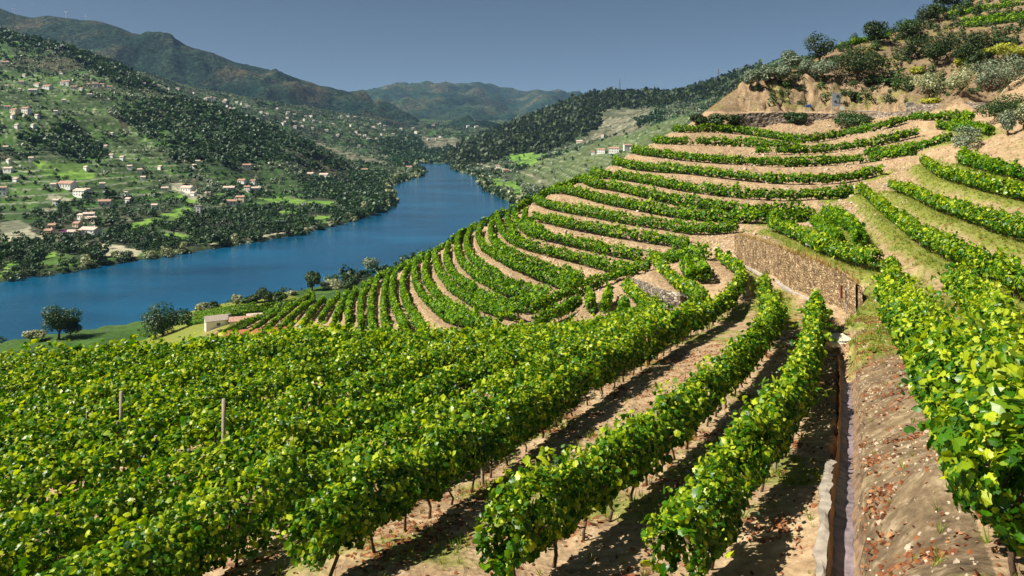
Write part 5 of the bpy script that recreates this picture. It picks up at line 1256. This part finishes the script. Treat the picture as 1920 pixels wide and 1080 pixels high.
tufts(sprinkle(inview*(YY > 6)*(YY < 30)*(gm*16+1.5)*(ddf > .45)*(dist > .3)), .16, 'grass', 'grass', 'green and yellowing grass tufts between the foreground vine rows', 'grass')
tufts(sprinkle(inview*(YY >= 24)*(YY < 120)*rightz*(gm*5+.6)), .26, 'grass', 'grass', 'dry and green grass on the terraces of the right slope', 'grass')
tufts(sprinkle(inview*(YY > 150)*(UU > 1330)*(VV < 207)*.5), .45, 'dry_grass', 'drygrass', 'golden dry grass on the cutting and hill above the road', 'grass')
WT = resample(np.array([world(a_[0], a_[1]+.35, -(vt_-HV)*a_[1]/F) for a_, vt_ in zip(HBW, VTW)]), .12)
WT = WT[rr.random(len(WT)) < .6]; WT = WT+rr.normal(size=WT.shape)*np.array([.1, .15, .04])+np.array([0, .15, -.05])
tufts(WT, .42, 'grass', 'drygrass', 'dry grass spilling over the top of the long tan stone wall', 'grass')
bankz = inpoly([(1600,1100),(1600,600),(1700,600),(1760,860),(1850,1100)], UU, VV) & (YY < 45)
n3 = fbm(XX*1.6, YY*1.6, 55, 3)
P = sprinkle(inview*(YY > 6)*(YY < 34)*(np.clip(lit, 0, 1)*40+9+bankz*190*sstep(.5, .62, n3))*(ddf > .2))
Nn = np.tile([0, 0, 1.], (len(P), 1))+rr.normal(size=(len(P), 3))*.45; P[:, 2] += .02
V, Fs = scatter(SIM, P, Nn, .07*np.exp(rr.normal(-.1, .35, len(P))), rr)
o = obj('dead_leaves', mesh('dead_leaves', V, Fs, M['litter'], False, np.repeat(np.clip(.5+.28*rr.normal(size=len(P)), 0, 1), len(SIM[0])))); tag(o, 'reddish brown dead vine leaves strewn over the earth and the ditch bank', 'dead leaves', kind='stuff'); print('leaves', len(P))
# low scrub on the hill above the road
P = sprinkle(inview*(YY > 150)*(UU > 1380)*(VV < 200)*.2*(.3+1.6*sstep(.45, .6, n1)))
VV2, FF2, TT2 = [], [], []; n0 = 0
bt = [crown(np.random.default_rng(300+q), 150, 1.3, 1.0, -.1, .13, 5) for q in range(5)]
for i, q in enumerate(P):
    V, Fs, ti = bt[i % 5]; h = .5+2.6*rr.random()**2.2; VV2.append(V*h+q); FF2.append(Fs+n0); n0 += len(V); TT2.append(np.clip(ti+rr.normal(0, .2), 0, 1))
o = obj('scrub', mesh('scrub', np.vstack(VV2), np.vstack(FF2), M['green'], False, np.concatenate(TT2))); tag(o, 'low dark green scrub scattered over the dry hill above the road', 'scrub', kind='stuff'); print('scrub', len(P))
P = sprinkle(inview*(YY > 230)*(UU < 640)*(ZZ+H < 10)*(ZZ+H > -.5)*.03+hidden*.012)
VV2, FF2, TT2 = [], [], []; n0 = 0
for i, q in enumerate(P):
    V, Fs, ti = bt[i % 5]; h = .6+2.4*rr.random()**2; VV2.append(V*h+q); FF2.append(Fs+n0); n0 += len(V); TT2.append(np.clip(ti+rr.normal(0, .2), 0, 1))
o = obj('scrub', mesh('scrub', np.vstack(VV2), np.vstack(FF2), M['green'], False, np.concatenate(TT2))); tag(o, 'green scrub along the near river shore and the slope above it', 'scrub', kind='stuff'); print('shore scrub', len(P))
# stones
ST = np.array([(-.5,-.4,-.2),(.5,-.35,-.2),(.45,.4,-.2),(-.4,.45,-.2),(-.3,-.25,.35),(.32,-.2,.28),(.25,.3,.38),(-.25,.22,.25)])
STF = np.array([[4,5,6,7],[0,1,5,4],[1,2,6,5],[2,3,7,6],[3,0,4,7]])
P = sprinkle(inview*(YY > 6)*((YY < 40)*3.0+(YY >= 65)*(YY < 175)*(UU > 620)*(UU < 1700)*(VV > 215)*(dist > .9)*1.5*sstep(.42, .6, n2)+bankz*16))
Nn = np.tile([0, 0, 1.], (len(P), 1))+rr.normal(size=(len(P), 3))*.3
V, Fs = scatter((ST, STF), P, Nn, np.where(P[:, 1] < 40, .042, .26)*np.clip(np.exp(rr.normal(-.15, .5, len(P))), .3, 3), rr)
o = obj('stones', mesh('stones', V, Fs, M['stone'], False)); tag(o, 'loose pale schist stones lying on the banks and between the rows', 'stones', kind='stuff'); print('stones', len(P))
# ------------------------------------------------------------------ HAZE
hm, nt, out = newmat('haze_air'); pv = nt.nodes.new('ShaderNodeVolumePrincipled'); pv.inputs['Color'].default_value = (.36, .60, 1.0, 1); pv.inputs['Density'].default_value = HAZE
nt.links.new(pv.outputs[0], out.inputs['Volume'])
mb = MB(); mb.add([(-32000,-600,-16),(32000,-600,-16),(32000,31000,-16),(-32000,31000,-16),(-32000,-600,1150),(32000,-600,1150),(32000,31000,1150),(-32000,31000,1150)], [[0,3,2,1],[4,5,6,7],[0,1,5,4],[1,2,6,5],[2,3,7,6],[3,0,4,7]])
if HAZE > 0:
    o = mb.build('haze', hm); tag(o, 'thin blue haze filling the valley air', 'haze', kind='stuff')
